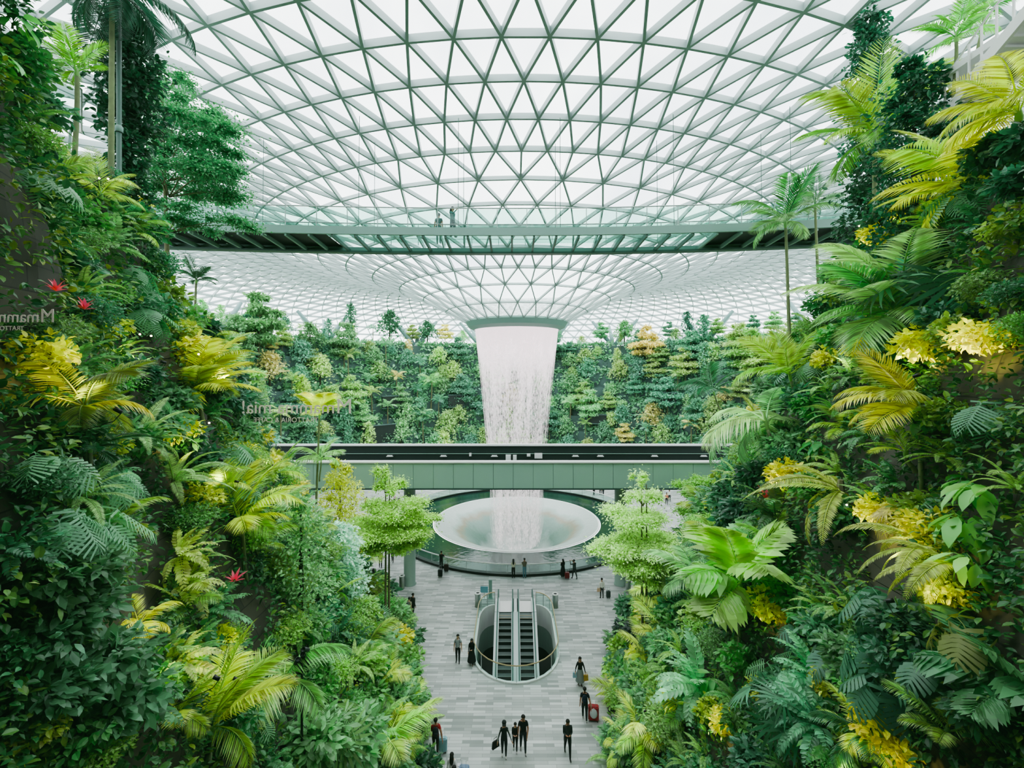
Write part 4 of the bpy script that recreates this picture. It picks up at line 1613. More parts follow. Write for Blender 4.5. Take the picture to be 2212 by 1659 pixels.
def sample_hill(s, n, w=lambda d: 1.0):
    V, q = HILL[s][1], np.array(HILL[s][2])
    A, B, C, D = (V[q[:, k]] for k in range(4))
    nrm = np.cross(C - A, D - B)
    area = np.linalg.norm(nrm, axis=1) / 2
    nrm = unit(nrm)
    nrm[nrm[:, 0] * s > 0] *= -1
    wt = area * np.array([w(d) for d in (A + C)[:, 1] / 2])
    m = (A + C)[:, 0] * s / 2 < 17.2 + 0 * A[:, 0]
    wt = wt * m
    i = rng.choice(len(q), n, p=wt / wt.sum())
    u, v = rng.random((n, 1)), rng.random((n, 1))
    P = (A[i] * (1 - u) + B[i] * u) * (1 - v) + (D[i] * (1 - u) + C[i] * u) * v
    return P, nrm[i]


def lump(P):
    x, y, z = P[:, 0], P[:, 1], P[:, 2]
    return (np.sin(1.7 * y + 1.3 * z) * np.sin(1.1 * y - 2.1 * z + 1) + .6 * np.sin(3.9 * y + 1) * np.sin(4.3 * z + x) + .4 * np.sin(8.1 * y - 6.3 * z)) * .5


for s, side in ((-1, 'left'), (1, 'right')):
    b = MB()
    for tm, n, sz, cut in ((OVAL, 54000, 1.0, -9), (WIDE, 32000, 1.05, .0), (SMALL, 44000, .7, -9)):
        P, Nn = sample_hill(s, n, lambda d: 1 + 160 / d ** 1.6)
        g = lump(P)
        keep = (g > cut)
        for c, r in BARE:
            keep &= np.linalg.norm(P - c, axis=1) > r
        P, Nn, g = P[keep], Nn[keep], g[keep]
        n = len(P)
        P = P + Nn * (.05 + .55 * np.clip(g + .5, 0, 2)[:, None] * rng.random((n, 1)) ** .5)
        Y = unit(Nn * .7 + rng.normal(0, .6, (n, 3)) - [0, 0, .25])
        Z = unit(Nn * .4 + [0, 0, .9] + rng.normal(0, .35, (n, 3)))
        b.scatter(tm, P, Y, Z, sz * (.095 + .0065 * P[:, 1]) * rng.uniform(.7, 1.3, n))
    o = b.build('undergrowth', M['cover'])
    tag(o, 'dense mixed creeper and leaf cover clinging to the %s planted wall' % side, 'undergrowth', None, 'stuff')


def place(px, py, d=None, out=.15):
    g = hit(px, py) if d is None else None
    if g is None:
        return at(px, py, d or 20), d or 20
    return g[0] + g[1] * out, g[2]


def fpalm(base, crown, L, label, d=None, **k):
    """Palm rooted on the slope at one place of the photo with its crown above."""
    p, dd = place(base[0], base[1], d)
    if d is not None:
        dd = d
    h = max(0.0, (base[1] - crown[1]) * dd / F)
    lean = (crown[0] - base[0]) * dd / F
    o = palm(p, label, L=L * dd / F, h=h, **k)
    if abs(lean) > .1:
        o.rotation_euler = (0, math.atan2(lean, max(h, .5)) * .9, 0)
    return o


FG, YG, DG, TG, LG, OL = '#3f8a34', '#9aa82f', '#1f5230', '#3d7f58', '#7fae4e', '#6f7f2c'

# ------- left hill, feature plants
fpalm((160, 440), (150, 165), 100, 'bright green feather palm against the dome at the top of the left hill', d=10.8, n=9, color='#5a9a2a', spread=(.1, 1.2), r=.06)
fpalm((240, 440), (238, -15), 200, 'tall ringed palm trunk with a drooping dark crown at the top left', d=12.5, n=12, color='#1f4a33', r=.075, bend=.02, spread=(.9, 2.5), meshes=[FROND[1], FROND[3]], trunk='palm_bark')
column_tree(at(275, 330, 14.5), 'dark dense tree behind the tall ringed palm trunk on the left hill', 4.6, 1.15, '#16422b', .2, 4200, z0=.15)
column_tree(at(275, 470, 14.0), 'dark narrow shrub tree below the dense tree behind the ringed trunk', 2.6, .75, '#1b4a2f', .18, 2000)
p = at(257, 420, 13)
r = empty('lighting_mast', p, label='slim dark green mast beside the ringed palm trunk on the left hill', cat='mast')
MB().lathe([(.16, 0), (.16, .04), (.065, .08), (.06, 5.4), (.01, 5.42)], 12).build('pole', M['rib_dark'], r, True)
MB().lathe([(.09, 1.8), (.1, 1.82), (.1, 1.95), (.06, 2.0)], 12).build('collar', M['bridge_paint'], r, True)

d = 18.5
p = at(362, 668, d)
tier_tree(p, 'tall layered tree with a thin trunk and airy flat tiers beside the left hill', 10, [(6.3, 1.9, .7, 1.2, 0), (3.6, 1.55, .6, 1.75, 0), (4.3, .8, .5, -.2, .2), (5.2, 2.3, .9, 1.0, .3), (7.2, 2.0, 1.0, .9, -.2), (8.3, 1.8, .9, .55, 0), (9.3, 1.1, .9, .4, .1), (5.6, 1.2, .5, 2.2, -.3)],
          .11, '#3f7f50', .13, 340, bend=.35, name='layered_tree')
fpalm((420, 705), (424, 612), 62, 'small dark fan palm standing clear against the far dome on the left', d=25.5, n=13, color='#2a5a33', r=.07, spread=(.1, 1.5), bend=.02)
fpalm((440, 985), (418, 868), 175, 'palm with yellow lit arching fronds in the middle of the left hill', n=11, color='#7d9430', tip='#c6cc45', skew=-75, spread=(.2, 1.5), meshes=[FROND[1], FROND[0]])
fpalm((165, 1060), (165, 905), 205, 'slender palm with olive fronds in front of the shaded left wall', n=10, color='#4f6d28', tip='#b4ac45', spread=(.35, 1.6), r=.05, bend=.05)
fpalm((165, 1110), (172, 985), 110, 'small dark palm under the slender olive palm on the left wall', n=8, color='#22512b', r=.035, spread=(.6, 2.0), bend=.02)
fpalm((683, 1090), (690, 905), 78, 'thin palm with an upright yellow green new leaf left of the bridge', d=29, n=8, color='#6d9a36', tip='#b9bf3c', r=.07, spread=(.05, .9), meshes=BROADF, bend=.02)
fpalm((690, 1040), (690, 1000), 75, 'low feather palm against the panelled bridge left of the pool', d=28.6, n=9, color='#7fae6a', r=.05, spread=(.4, 1.5))
fpalm((520, 1260), (495, 1150), 165, 'bright green palm leaning out over the lower left hill', n=10, color='#6a9a35', tip='#a9b83e', skew=-60, spread=(.1, 1.5))
palm(place(430, 1655)[0], 'yellow green palm with stiff fronds low on the near left hill', n=11, L=215 * place(430, 1655)[1] / F, h=.6, color='#7c9f38', tip='#c3cc4c', spread=(.1, 1.45), skew=-30)
palm(place(590, 1560)[0], 'green palm with pale drooping fronds beside the spotlight pole', n=9, L=170 * place(590, 1560)[1] / F, h=.9, color='#5f9a52', tip='#a9c070', spread=(.3, 1.6), meshes=[FROND[1], FROND[3]])
palm(place(300, 1385)[0], 'small yellow lit palm beside the bare stone wall', n=9, L=95 * place(300, 1385)[1] / F, h=.2, color='#a9b03c', tip='#cdd048', spread=(.4, 1.5))
palm(place(590, 1150)[0], 'palm with broad pale fan shaped fronds on the lower left hill', n=7, L=120 * place(590, 1150)[1] / F, h=.4, color='#86ac6a', spread=(.4, 1.5), meshes=[FROND[1]])
for i, (px, py, s, lb, f) in enumerate(((60, 1150, 150, 'big silvery split-leaf philodendron at the left edge above the shaded shrubs', -60), (125, 1165, 150, 'big silvery split-leaf philodendron reaching over the bare stone wall', -70),
                                        (45, 1030, 120, 'pale split-leaf philodendron at the left edge under the slender palm', -70), (180, 1055, 100, 'split-leaf philodendron just below the slender olive palm trunk', -60),
                                        (420, 1010, 80, 'split-leaf philodendron under the yellow lit palm', -60), (280, 690, 80, 'split-leaf philodendron below the dark wall planks on the left', -70),
                                        (60, 725, 80, 'split-leaf philodendron at the left edge near the reflected lettering', -70), (470, 1060, 80, 'split-leaf philodendron above the leaning green palm', -70))):
    p, dd = place(px, py, None, .3)
    rosette(p, lb, 'philo', 9, s * dd / F * .66, '#6fa37c' if i < 4 else '#4d8a58', 'philodendron', face=f, pitch=(.2, 1.1))
for px, py, lb in ((95, 1290, 'dark small-leaved bush at the left edge below the philodendrons'), (100, 1370, 'dark glossy bush left of the bare stone wall'), (60, 1410, 'glossy bush low at the left edge'),
                   (170, 1480, 'bush of long pale-backed leaves on the near left slope'), (60, 1540, 'shaded bush at the bottom left edge'), (210, 1570, 'shaded blue green bush on the near left slope')):
    p, dd = place(px, py, None, .25)
    shrub(p, lb, 'lance', 105 * dd / F, '#3f6f45' if py < 1450 else '#4a7c50')
for px, py, lb, c in ((350, 1215, 'hanging spray plant with paired oval leaves right of the bare wall', '#9db04f'), (420, 1330, 'leafy spray plant with paired oval leaves below the red flower', '#3f7a48'), (330, 1450, 'spray plant with pale yellow green leaves on the lower left hill', '#a3b45a'),
                      (250, 1540, 'spray plant with green leaves low on the near left hill', '#4a8a4e'), (360, 1290, 'second hanging spray plant right of the bare wall', '#8fa84c')):
    p, dd = place(px, py, None, .35)
    rosette(p, lb, COMP, 13, 95 * dd / F, c, 'spray_plant', pitch=(.2, 2.0), face=-70)
for px, py, lb in ((345, 1048, 'long narrow sword fern in the middle of the left hill'), (120, 1090, 'sword fern above the silvery philodendrons'), (260, 960, 'sword fern in the shade of the left wall')):
    p, dd = place(px, py, None, .3)
    rosette(p, lb, FERN, 11, 120 * dd / F, '#7aa05a', 'fern', pitch=(.3, 1.7), face=-60)
column_tree(at(735, 1250, 30.5), 'yellow green column of leafy croton beside the left bridge column', 7.8, 1.95, '#a3ad3a', .22, 6500, name='croton_tree', tmpl=WIDE, z0=.05)
p = flr(832, 1462)
tier_tree(p, 'layered tree with two thin trunks and bright tiers left of the pool', 12, [(9.0, 2.5, .7, -.2, 0), (8.1, 2.0, .6, .6, .2), (10.3, 1.9, .9, .5, 0), (11.4, 1.2, .9, .2, .3), (8.6, 1.5, .6, -1.4, .4), (12.3, .7, .9, -.3, 0), (9.6, 1.3, .6, 2.0, 0)],
          .1, '#8fb35a', .15, 560, 2, bend=.1)
p, dd = flr(742, 1640), 22
p = at(742, 1600, 23)
p.z = 1.0
column_tree(p, 'grey leaved small tree with a bare thin trunk at the left edge of the floor', 9.6, 1.6, '#a3c2b0', .17, 7500, name='silver_tree', z0=.42, tmpl=OVAL)
p, dd = place(640, 1370)
column_tree(p, 'pale green small-leaved tree behind the grey leaved tree', 4.5, 1.25, '#6f9d64', .15, 4500, name='small_tree', z0=.1, tmpl=WIDE)
for px, py, c, lb in ((45, 628, '#c2324a', 'red bromeliad at the foot of the dark wall planks'), (110, 668, '#b8283a', 'small red bromeliad near the reflected lettering on the left'), (468, 1262, '#d8385a', 'pink red bromeliad on the lower left hill')):
    p, dd = place(px, py, None, .45)
    palm(p, lb, 12, 32 * dd / F, 0, color=c, meshes=[BLADEM], spread=(.15, 1.2), name='bromeliad', cat='flower')

# ------- right hill, feature plants
p = flr(1388, 1538)
tier_tree(p, 'layered tree with twin trunks and pale tiers right of the escalators', 12, [(9.2, 2.1, .7, .1, 0), (8.3, 2.4, .7, .2, .2), (7.5, 1.7, .6, .7, 0), (10.4, 1.7, .9, -.1, .1), (11.5, 1.1, 1.0, -.2, 0), (12.6, .55, 1.0, -.2, 0), (8.6, 1.4, .6, -1.5, .3)],
          .105, '#a3c27c', .15, 600, 2, bend=.12)
p = at(1530, 1250, 33)
p.z = 2.0
tier_tree(p, 'green layered tree between the pool and the right hill', 8, [(6.2, 2.1, .8, 0, 0), (7.4, 1.8, .8, .4, .2), (8.4, 1.2, .8, 0, 0), (5.2, 1.9, .8, .5, .3), (7.9, 1.3, .6, -1.2, 0)], .1, '#6d9c3e', .16, 620, 1)
fpalm((1706, 745), (1694, 492), 130, 'slim tall palm with spreading fronds in front of the right end of the footbridge', d=20.5, n=11, color='#2c7430', tip='#7d9a66', r=.075, spread=(.1, 1.55), bend=.05)
fpalm((1768, 632), (1762, 452), 90, 'slim palm with dark fronds behind the tall palm at the right end of the footbridge', d=22, n=9, color='#3d6f4e', tip='#8a9a78', r=.07, spread=(.2, 1.5), bend=.03)
fpalm((1890, 470), (1885, 320), 195, 'large green palm in front of the dark trees on the upper right', d=15.5, n=14, color='#377f28', tip='#86a434', r=.08, spread=(.05, 1.5), bend=.02)
column_tree(at(1880, 470, 18), 'tall dark narrow tree reaching the top of the view on the right', 8.7, 1.0, '#1f5638', .17, 5200, z0=.3)
column_tree(at(1975, 560, 13.2), 'broad dark tree beside the large palm on the upper right', 5.6, 1.35, '#1b5238', .16, 6500, z0=.05)
column_tree(at(1880, 520, 17.5), 'dark loose tree above the right end of the footbridge', 3.4, 1.3, '#1d4a30', .2, 2600, z0=.1)
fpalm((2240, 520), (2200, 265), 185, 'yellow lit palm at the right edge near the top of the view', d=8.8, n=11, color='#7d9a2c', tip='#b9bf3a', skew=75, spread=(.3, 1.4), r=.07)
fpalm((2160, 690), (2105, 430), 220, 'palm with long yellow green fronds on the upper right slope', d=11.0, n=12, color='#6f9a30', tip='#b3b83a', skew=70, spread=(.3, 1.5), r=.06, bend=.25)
fpalm((2060, 240), (2052, 100), 105, 'green palm high on the right hill beside the white stair', d=12.5, n=10, color='#4f9a35', spread=(.1, 1.5), r=.05)
fpalm((2110, 130), (2105, 40), 80, 'small green palm at the top right against the dome', d=13, n=9, color='#3f8a3c', spread=(.1, 1.5), r=.05)
fpalm((1985, 790), (1975, 715), 260, 'big palm with long arching fronds in the middle of the right hill', n=13, color='#4d8f48', tip='#9ab878', skew=72, spread=(.15, 1.5), meshes=[FROND[0], FROND[1]])
fpalm((1740, 900), (1722, 822), 150, 'feather palm below the long arching fronds on the right hill', n=11, color='#4c9038', tip='#9fb84a', spread=(.1, 1.4))
fpalm((2012, 1060), (2000, 900), 200, 'olive lit palm with a slim stem on the shaded right wall', n=11, color='#6c8430', tip='#b7b443', skew=50, spread=(.3, 1.6), r=.05, bend=.03)
fpalm((1560, 900), (1545, 850), 100, 'dark palm at the inner edge of the right hill', d=31, n=9, color='#2c5f38', spread=(.2, 1.5), r=.06)
fpalm((1690, 1000), (1672, 930), 190, 'palm with one pale hanging frond above the yellow lit patch on the right', n=9, color='#6fa070', tip='#a8c08a', skew=30, spread=(.7, 2.1), meshes=[FROND[1], FROND[3]])
fpalm((1608, 1440), (1612, 1280), 190, 'palm with broad bright leaflets on the lower right hill', n=10, color='#4a9238', tip='#8fb653', spread=(.05, 1.6), meshes=BROADF, r=.07, bend=.03)
palm(place(1520, 1300)[0], 'pale feather palm left of the broad leaved palm', n=9, L=130 * place(1520, 1300)[1] / F, h=.5, color='#7fa878', spread=(.2, 1.6))
palm(place(2185, 1560)[0], 'broad dark palm fronds at the bottom right edge', n=9, L=200 * place(2185, 1560)[1] / F, h=.3, color='#3f7a45', spread=(.3, 1.6), meshes=BROADF)
palm(place(1900, 1650)[0], 'spreading palm fronds at the bottom of the right hill', n=9, L=150 * place(1900, 1650)[1] / F, h=.3, color='#33663c', spread=(.3, 1.5))
for px, py, s, lb in ((1740, 1565, 90, 'fan leaved palm low on the right hill'), (2060, 640, 120, 'dark fan leaved palm in the deep shade of the right hill'), (1995, 1150, 60, 'small yellow fan palm below the olive palm')):
    p, dd = place(px, py, None, .3)
    rosette(p, lb, 'fan', 10, s * dd / F * .8, '#2f6a45' if px != 1995 else '#b3ac3c', 'fan_palm', 'palm', face=70, pitch=(.0, 1.0))
for px, py, s, lb in ((1950, 1330, 110, 'dark green monstera topmost of the cluster on the right wall'), (1940, 1420, 115, 'monstera with big split leaves in the middle of the right wall cluster'), (2070, 1465, 130, 'largest monstera of the cluster with grey green perforated leaves'),
                      (1850, 1440, 80, 'small monstera left in the right wall cluster'), (1770, 1390, 80, 'split leaved plant below the broad leaved palm'), (2150, 1400, 110, 'yellow tinged monstera at the right edge'), (1960, 1500, 90, 'monstera lowest in the right wall cluster'), (1330 + 30, 1430, 50, 'split leaved plant at the right edge of the floor')):
    p, dd = place(px, py, None, .3)
    rosette(p, lb, 'monstera', 8, s * dd / F * .72, '#3a6f52' if px < 2100 else '#6d7f38', 'monstera', face=70, pitch=(.3, 1.2))
for px, py, lb in ((2075, 1215, 'fern with two long hanging fronds in the yellow light on the right'), (2125, 1250, 'second long fern hanging in the yellow light on the right'), (1850, 1080, 'sword fern in the shade under the olive palm')):
    p, dd = place(px, py, None, .4)
    rosette(p, lb, FERN, 8, 190 * dd / F, '#8a9a38', 'fern', pitch=(.9, 2.3), face=40)
for px, py, lb, c in ((1790, 1490, 'spray plant with paired oval blue green leaves low on the right hill', '#5f9f72'), (1530, 1500, 'spray plant with round pale leaves beside the right trunk', '#6faa7c'), (1800, 1590, 'second spray plant with paired leaves at the bottom of the right hill', '#4f9068'), (1700, 1130, 'dark spray plant with lance leaves under the yellow patch', '#3c6f3c')):
    p, dd = place(px, py, None, .35)
    rosette(p, lb, COMP, 15, 110 * dd / F, c, 'spray_plant', pitch=(.2, 2.0), face=70)
for px, py, lb in ((2140, 1150, 'striped paddle leaved plant at the right edge'), (2160, 1240, 'paddle leaved plant with two tone leaves at the right edge'), (2170, 1080, 'broad paddle leaved plant on the shaded right wall')):
    p, dd = place(px, py, None, .3)
    rosette(p, lb, 'paddle', 9, 66 * dd / F, '#5f9340', 'paddle_plant', face=70)
for px, py, c, lb in ((1684, 1082, '#d2414a', 'red bromeliad inside the yellow lit patch on the right hill'),):
    p, dd = place(px, py, None, .5)
    palm(p, lb, 12, 32 * dd / F, 0, color=c, meshes=[BLADEM], spread=(.15, 1.2), name='bromeliad', cat='flower')

# ------- leafy clumps with the yellow of the garden lights put into their colour
for px, py, s, lb in ((2035, 792, 58, 'leafy clump coloured golden as if lit at mid height of the right hill'), (2168, 775, 58, 'leafy clump coloured golden as if lit at the right edge above the olive palm'), (1888, 785, 34, 'small leafy clump coloured golden as if lit under the long arching palm'),
                      (1725, 1050, 42, 'leafy clump coloured golden as if lit around the red bromeliad on the right hill'), (1932, 1142, 46, 'leafy clump coloured golden as if lit above the bare stone on the right wall'), (2068, 1192, 60, 'leafy clump coloured golden as if lit behind the two long hanging ferns'),
                      (1690, 1345, 46, 'leafy clump coloured golden as if lit right of the broad leaved palm'), (1962, 1622, 60, 'leafy clump coloured golden as if lit at the bottom of the right hill'), (1590, 1595, 32, 'small leafy clump coloured golden as if lit low on the right hill near the floor'),
                      (395, 785, 46, 'leafy clump coloured golden as if lit beside the lamps at mid height of the left hill'), (340, 962, 50, 'leafy clump coloured golden as if lit in the shade under the yellow lit palm'), (432, 1410, 36, 'leafy clump coloured golden as if lit on the lower left hill'),
                      (30, 800, 62, 'leafy clump coloured golden as if lit at the left edge below the mirrored letters'), (500, 992, 30, 'small leafy clump coloured golden as if lit left of the bridge end'), (1992, 480, 42, 'leafy clump coloured golden as if lit below the yellow palm on the upper right'), (1915, 535, 32, 'small leafy clump coloured golden as if lit at the right end of the footbridge')):
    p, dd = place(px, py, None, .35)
    shrub(p, lb, 'oval', s * dd / F * 1.15, '#bcc026', name='lit_yellow_shrub')

# ------- borders along the floor
bl = [(895, 1655, 'fern', 60), (860, 1600, 'palm', 120), (845, 1560, 'lance', 60), (880, 1545, 'oval', 40), (820, 1500, 'palm', 80), (858, 1490, 'fern', 55), (868, 1440, 'oval', 40), (850, 1400, 'yel', 38), (866, 1375, 'oval', 34), (840, 1350, 'lance', 45), (862, 1330, 'small', 30), (800, 1420, 'lance', 55),
      (790, 1600, 'fern', 80), (905, 1600, 'small', 35), (830, 1640, 'palm', 130), (815, 1380, 'small', 45), (765, 1350, 'small', 50), (775, 1460, 'oval', 50), (740, 1640, 'lance', 80), (690, 1600, 'fan', 70), (660, 1640, 'lance', 85),
      (1345, 1420, 'lance', 45), (1365, 1390, 'dark', 40), (1340, 1470, 'oval', 45), (1365, 1500, 'yel', 40), (1362, 1530, 'oval', 36), (1385, 1565, 'fern', 55), (1345, 1605, 'phil', 42), (1365, 1645, 'palm', 85), (1410, 1620, 'palm', 110), (1330, 1655, 'fern', 60), (1420, 1560, 'lance', 60),
      (1430, 1480, 'fern', 60), (1400, 1440, 'palm', 90), (1450, 1400, 'palm', 110), (1420, 1360, 'yel', 45), (1460, 1600, 'small', 70), (1480, 1530, 'yel', 50), (1395, 1395, 'dark', 45), (1430, 1300, 'palm', 100), (1410, 1330, 'oval', 40)]
KN = {'fern': 'low fern', 'palm': 'young feather palm', 'lance': 'long-leaved shrub', 'oval': 'round-leaved green shrub', 'yel': 'yellow-leaved shrub', 'small': 'fine-leaved shrub', 'dark': 'dark purple-green shrub', 'fan': 'young fan palm', 'phil': 'split-leaved ground plant'}
cnt = {}
bl.sort(key=lambda q: -q[1])
ORD = ['first', 'second', 'third', 'fourth', 'fifth', 'sixth', 'seventh', 'eighth']
for px, py, kd, s in bl:
    side = 'left' if px < 1106 else 'right'
    key = (side, kd)
    cnt[key] = cnt.get(key, 0) + 1
    lb = '%s %s from the front in the %s border of the floor' % (ORD[cnt[key] - 1], KN[kd], side)
    g = hit(px, py)
    p = g[0] + Vector(g[1]) * .25
    dd = g[2]
    S = s * dd / F
    if kd == 'fern':
        rosette(p, lb, FERN, 12, S * 1.3, '#6fa850', 'fern', pitch=(.3, 1.6))
    elif kd == 'palm':
        palm(p, lb, 9, S, .25, .05, '#8db45a', spread=(.3, 1.5), tip='#b9c46a')
    elif kd == 'fan':
        rosette(p, lb, 'fan', 9, S, '#5c8a4a', 'fan_palm', 'palm', pitch=(0, 1.0))
    elif kd == 'phil':
        rosette(p, lb, 'philo', 9, S, '#4f8a64', 'philodendron', pitch=(.1, 1.1))
    elif kd == 'yel':
        shrub(p, lb, 'oval', S, '#b3bb45', name='croton')
    elif kd == 'dark':
        shrub(p, lb, 'lance', S, '#2b4038')
    else:
        shrub(p, lb, kd, S, {'lance': '#5a8f58', 'oval': '#6f9f4c', 'small': '#7aa55c'}[kd])

# ------- filler plants over both hills
BAND = lambda z: 'upper' if z > 17 else 'middle' if z > 9 else 'lower'
occupied = []
for s, side in ((-1, 'left'), (1, 'right')):
    P, Nn = sample_hill(s, 2200, lambda d: 1 + 25 / d)
    made = 0
    for p, n_ in zip(P, Nn):
        p = Vector(p)
        px, py = CX + p.x / p.y * F, HY - (p.z - CH) / p.y * F
        if not (-60 < px < 2270 and -60 < py < 1720) or made >= 250:
            continue
        if any((p - q).length < .03 * p.y + .22 for q in occupied):
            continue
        if any(np.linalg.norm(np.array(p) - c) < r + .5 for c, r in BARE):
            continue
        occupied.append(p)
        made += 1
        n_ = Vector(n_)
        p = p + n_ * .2
        bd = BAND(p.z)
        sz = .2 + .03 * p.y
        k = rng.random()
        where = 'on the %s %s planted slope' % (bd, side)
        face = -70 if s < 0 else 70
        gs = lambda nm: '%s %s' % (nm, where)
        if k < .2:
            shrub(p, 'round-leaved green shrub ' + where, 'oval', sz * 1.25, rng.choice(['#3f7f35', '#4f8a3c', '#2f6d3a', '#6b8f35']), gs('round-leaved shrubs'))
        elif k < .36:
            shrub(p, 'glossy long-leaved shrub ' + where, 'lance', sz * 1.35, rng.choice(['#2d6140', '#3a7048', '#4f8350', '#27583a']), gs('long-leaved shrubs'))
        elif k < .5:
            shrub(p, 'fine small-leaved shrub ' + where, 'small', sz * 1.3, rng.choice(['#4d8a3a', '#6a9a40', '#39734a', '#5f8a4a']), gs('small-leaved shrubs'))
        elif k < .56:
            shrub(p, 'yellow-green leafy croton shrub ' + where, 'oval', sz * 1.0, rng.choice(['#9cae3c', '#adb240', '#8da03a']), gs('croton shrubs'), 'croton')
        elif k < .7:
            rosette(p, 'arching sword fern ' + where, FERN, 10, sz * 1.7, rng.choice(['#4f8a40', '#6c9a4a', '#7fa850']), 'fern', group=gs('sword ferns'), pitch=(.3, 1.7), face=face)
        elif k < .8:
            rosette(p, 'leafy spray plant with paired oval leaflets ' + where, COMP, 11, sz * 1.6, rng.choice(['#4a8a50', '#62995a', '#38754a']), 'spray_plant', group=gs('spray plants'), pitch=(.2, 1.9), face=face)
        elif k < .88:
            rosette(p, 'split-leaved philodendron ' + where, 'philo', 7, sz * 1.2, rng.choice(['#3f7f50', '#5a9464', '#2f6a48']), 'philodendron', group=gs('philodendrons'), face=face, pitch=(.2, 1.2))
        elif k < .93:
            rosette(p, 'paddle-leaved green plant ' + where, 'paddle', 9, sz * .9, rng.choice(['#4d8f3c', '#3a7a3f']), 'paddle_plant', group=gs('paddle plants'), face=face)
        else:
            palm(p, 'young feather palm ' + where, 8, sz * 2.4, .3, .05, rng.choice(['#5a9440', '#4a8a48', '#7d9f45']), group=gs('young palms'), spread=(.2, 1.5), tip='#9fb04a')

# ------- trees and palms of the far terraces
far_n = 0
FARP = {}


def far_tree(kind, p, s, c, label, group):
    if kind not in FARP:
        if kind == 'tier':
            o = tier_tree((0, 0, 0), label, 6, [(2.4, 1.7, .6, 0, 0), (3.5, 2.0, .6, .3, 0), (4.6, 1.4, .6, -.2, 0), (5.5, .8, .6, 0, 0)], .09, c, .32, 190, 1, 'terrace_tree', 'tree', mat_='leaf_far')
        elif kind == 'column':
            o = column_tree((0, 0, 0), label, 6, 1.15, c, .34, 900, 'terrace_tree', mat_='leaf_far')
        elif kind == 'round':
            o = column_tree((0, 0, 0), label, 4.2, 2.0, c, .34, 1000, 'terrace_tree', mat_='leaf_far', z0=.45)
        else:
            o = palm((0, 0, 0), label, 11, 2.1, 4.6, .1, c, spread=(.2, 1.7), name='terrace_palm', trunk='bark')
        FARP[kind] = o
    else:
        o = copy_tree(FARP[kind])
    o.location = p
    o.rotation_euler = (0, 0, rng.uniform(0, 6.28))
    o.scale = (s, s, s * rng.uniform(.85, 1.15))
    for ch in kids(o):
        if ch.name.split('.')[0] in ('foliage', 'frond', 'crownshaft'):
            cc = np.array(col(c))
            cc[:3] *= rng.uniform(.8, 1.25)
            ch.color = tuple(cc)
    o['label'], o['group'] = label, group
    return o


LV = ['lowest', 'second', 'third', 'fourth', 'fifth', 'sixth', 'seventh', 'eighth', 'topmost']
KL = {'tier': 'flat-tiered green tree', 'column': 'narrow leafy tree', 'round': 'round bushy tree', 'palm': 'slim feather palm'}
for lev, (tr, tz) in enumerate(TER):
    nn = 30 if lev < 8 else 36
    for i in range(nn):
        a = -1.62 + 3.24 * (i + rng.uniform(-.35, .35)) / (nn - 1)
        q = tr + .75 if lev < 8 else tr + rng.uniform(.6, 4.5)
        p = Vector((AX.x + q * math.sin(a), AX.y + q * math.cos(a), tz - .05))
        px, py = CX + p.x / p.y * F, HY - (p.z - CH) / p.y * F
        if not 340 < px < 1960:
            continue
        kd = ['tier', 'column', 'round', 'palm'][int(rng.choice(4, p=[.25, .12, .45, .18]))]
        sd = 'left of' if px < 1020 else 'right of' if px > 1212 else 'behind'
        cs = ['#7fab7c', '#6f9f7c', '#90b072', '#6b9a82', '#9cb274', '#5f9076'] if rng.random() > .04 else ['#b9b478']  # pale greens put the distance haze into the leaf colour
        sc = rng.uniform(.8, 1.4) if lev < 7 else rng.uniform(.6, .95)
        if lev < 8 and kd == 'palm':
            sc *= .9
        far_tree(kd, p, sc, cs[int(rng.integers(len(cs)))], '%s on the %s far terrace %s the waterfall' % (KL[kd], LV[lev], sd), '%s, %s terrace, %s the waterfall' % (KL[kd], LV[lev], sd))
b = MB()
n = 60000
lev = rng.integers(0, 9, n)
a = rng.uniform(-1.75, 1.75, n)
TR = np.array(TER)
rr = TR[lev, 0] + rng.uniform(-.35, 1.2, n)
zz = TR[lev, 1] + np.where(rr < TR[lev, 0], rng.uniform(-2.2, .2, n), rng.uniform(0, .8, n))
msk = (np.sin(a * 19 + lev * 1.7) + .5 * np.sin(a * 43 + lev)) > -.9
P = np.stack([AX.x + rr * np.sin(a), AX.y + rr * np.cos(a), zz], 1)[msk]
inn = unit(np.array([AX.x, AX.y, 0])[None] - P * [1, 1, 0])
b.scatter(OVAL, P, unit(inn * .6 + rng.normal(0, .6, P.shape)), unit(inn * .5 + [0, 0, .9] + rng.normal(0, .3, P.shape)), rng.uniform(.45, 1.0, len(P)))
o = b.build('undergrowth', M['cover_far'])
o.color = col('#6c9f78')  # paler green stands in for haze over the distance
tag(o, 'trailing green cover hanging over the far terrace walls behind the waterfall', 'undergrowth', None, 'stuff')

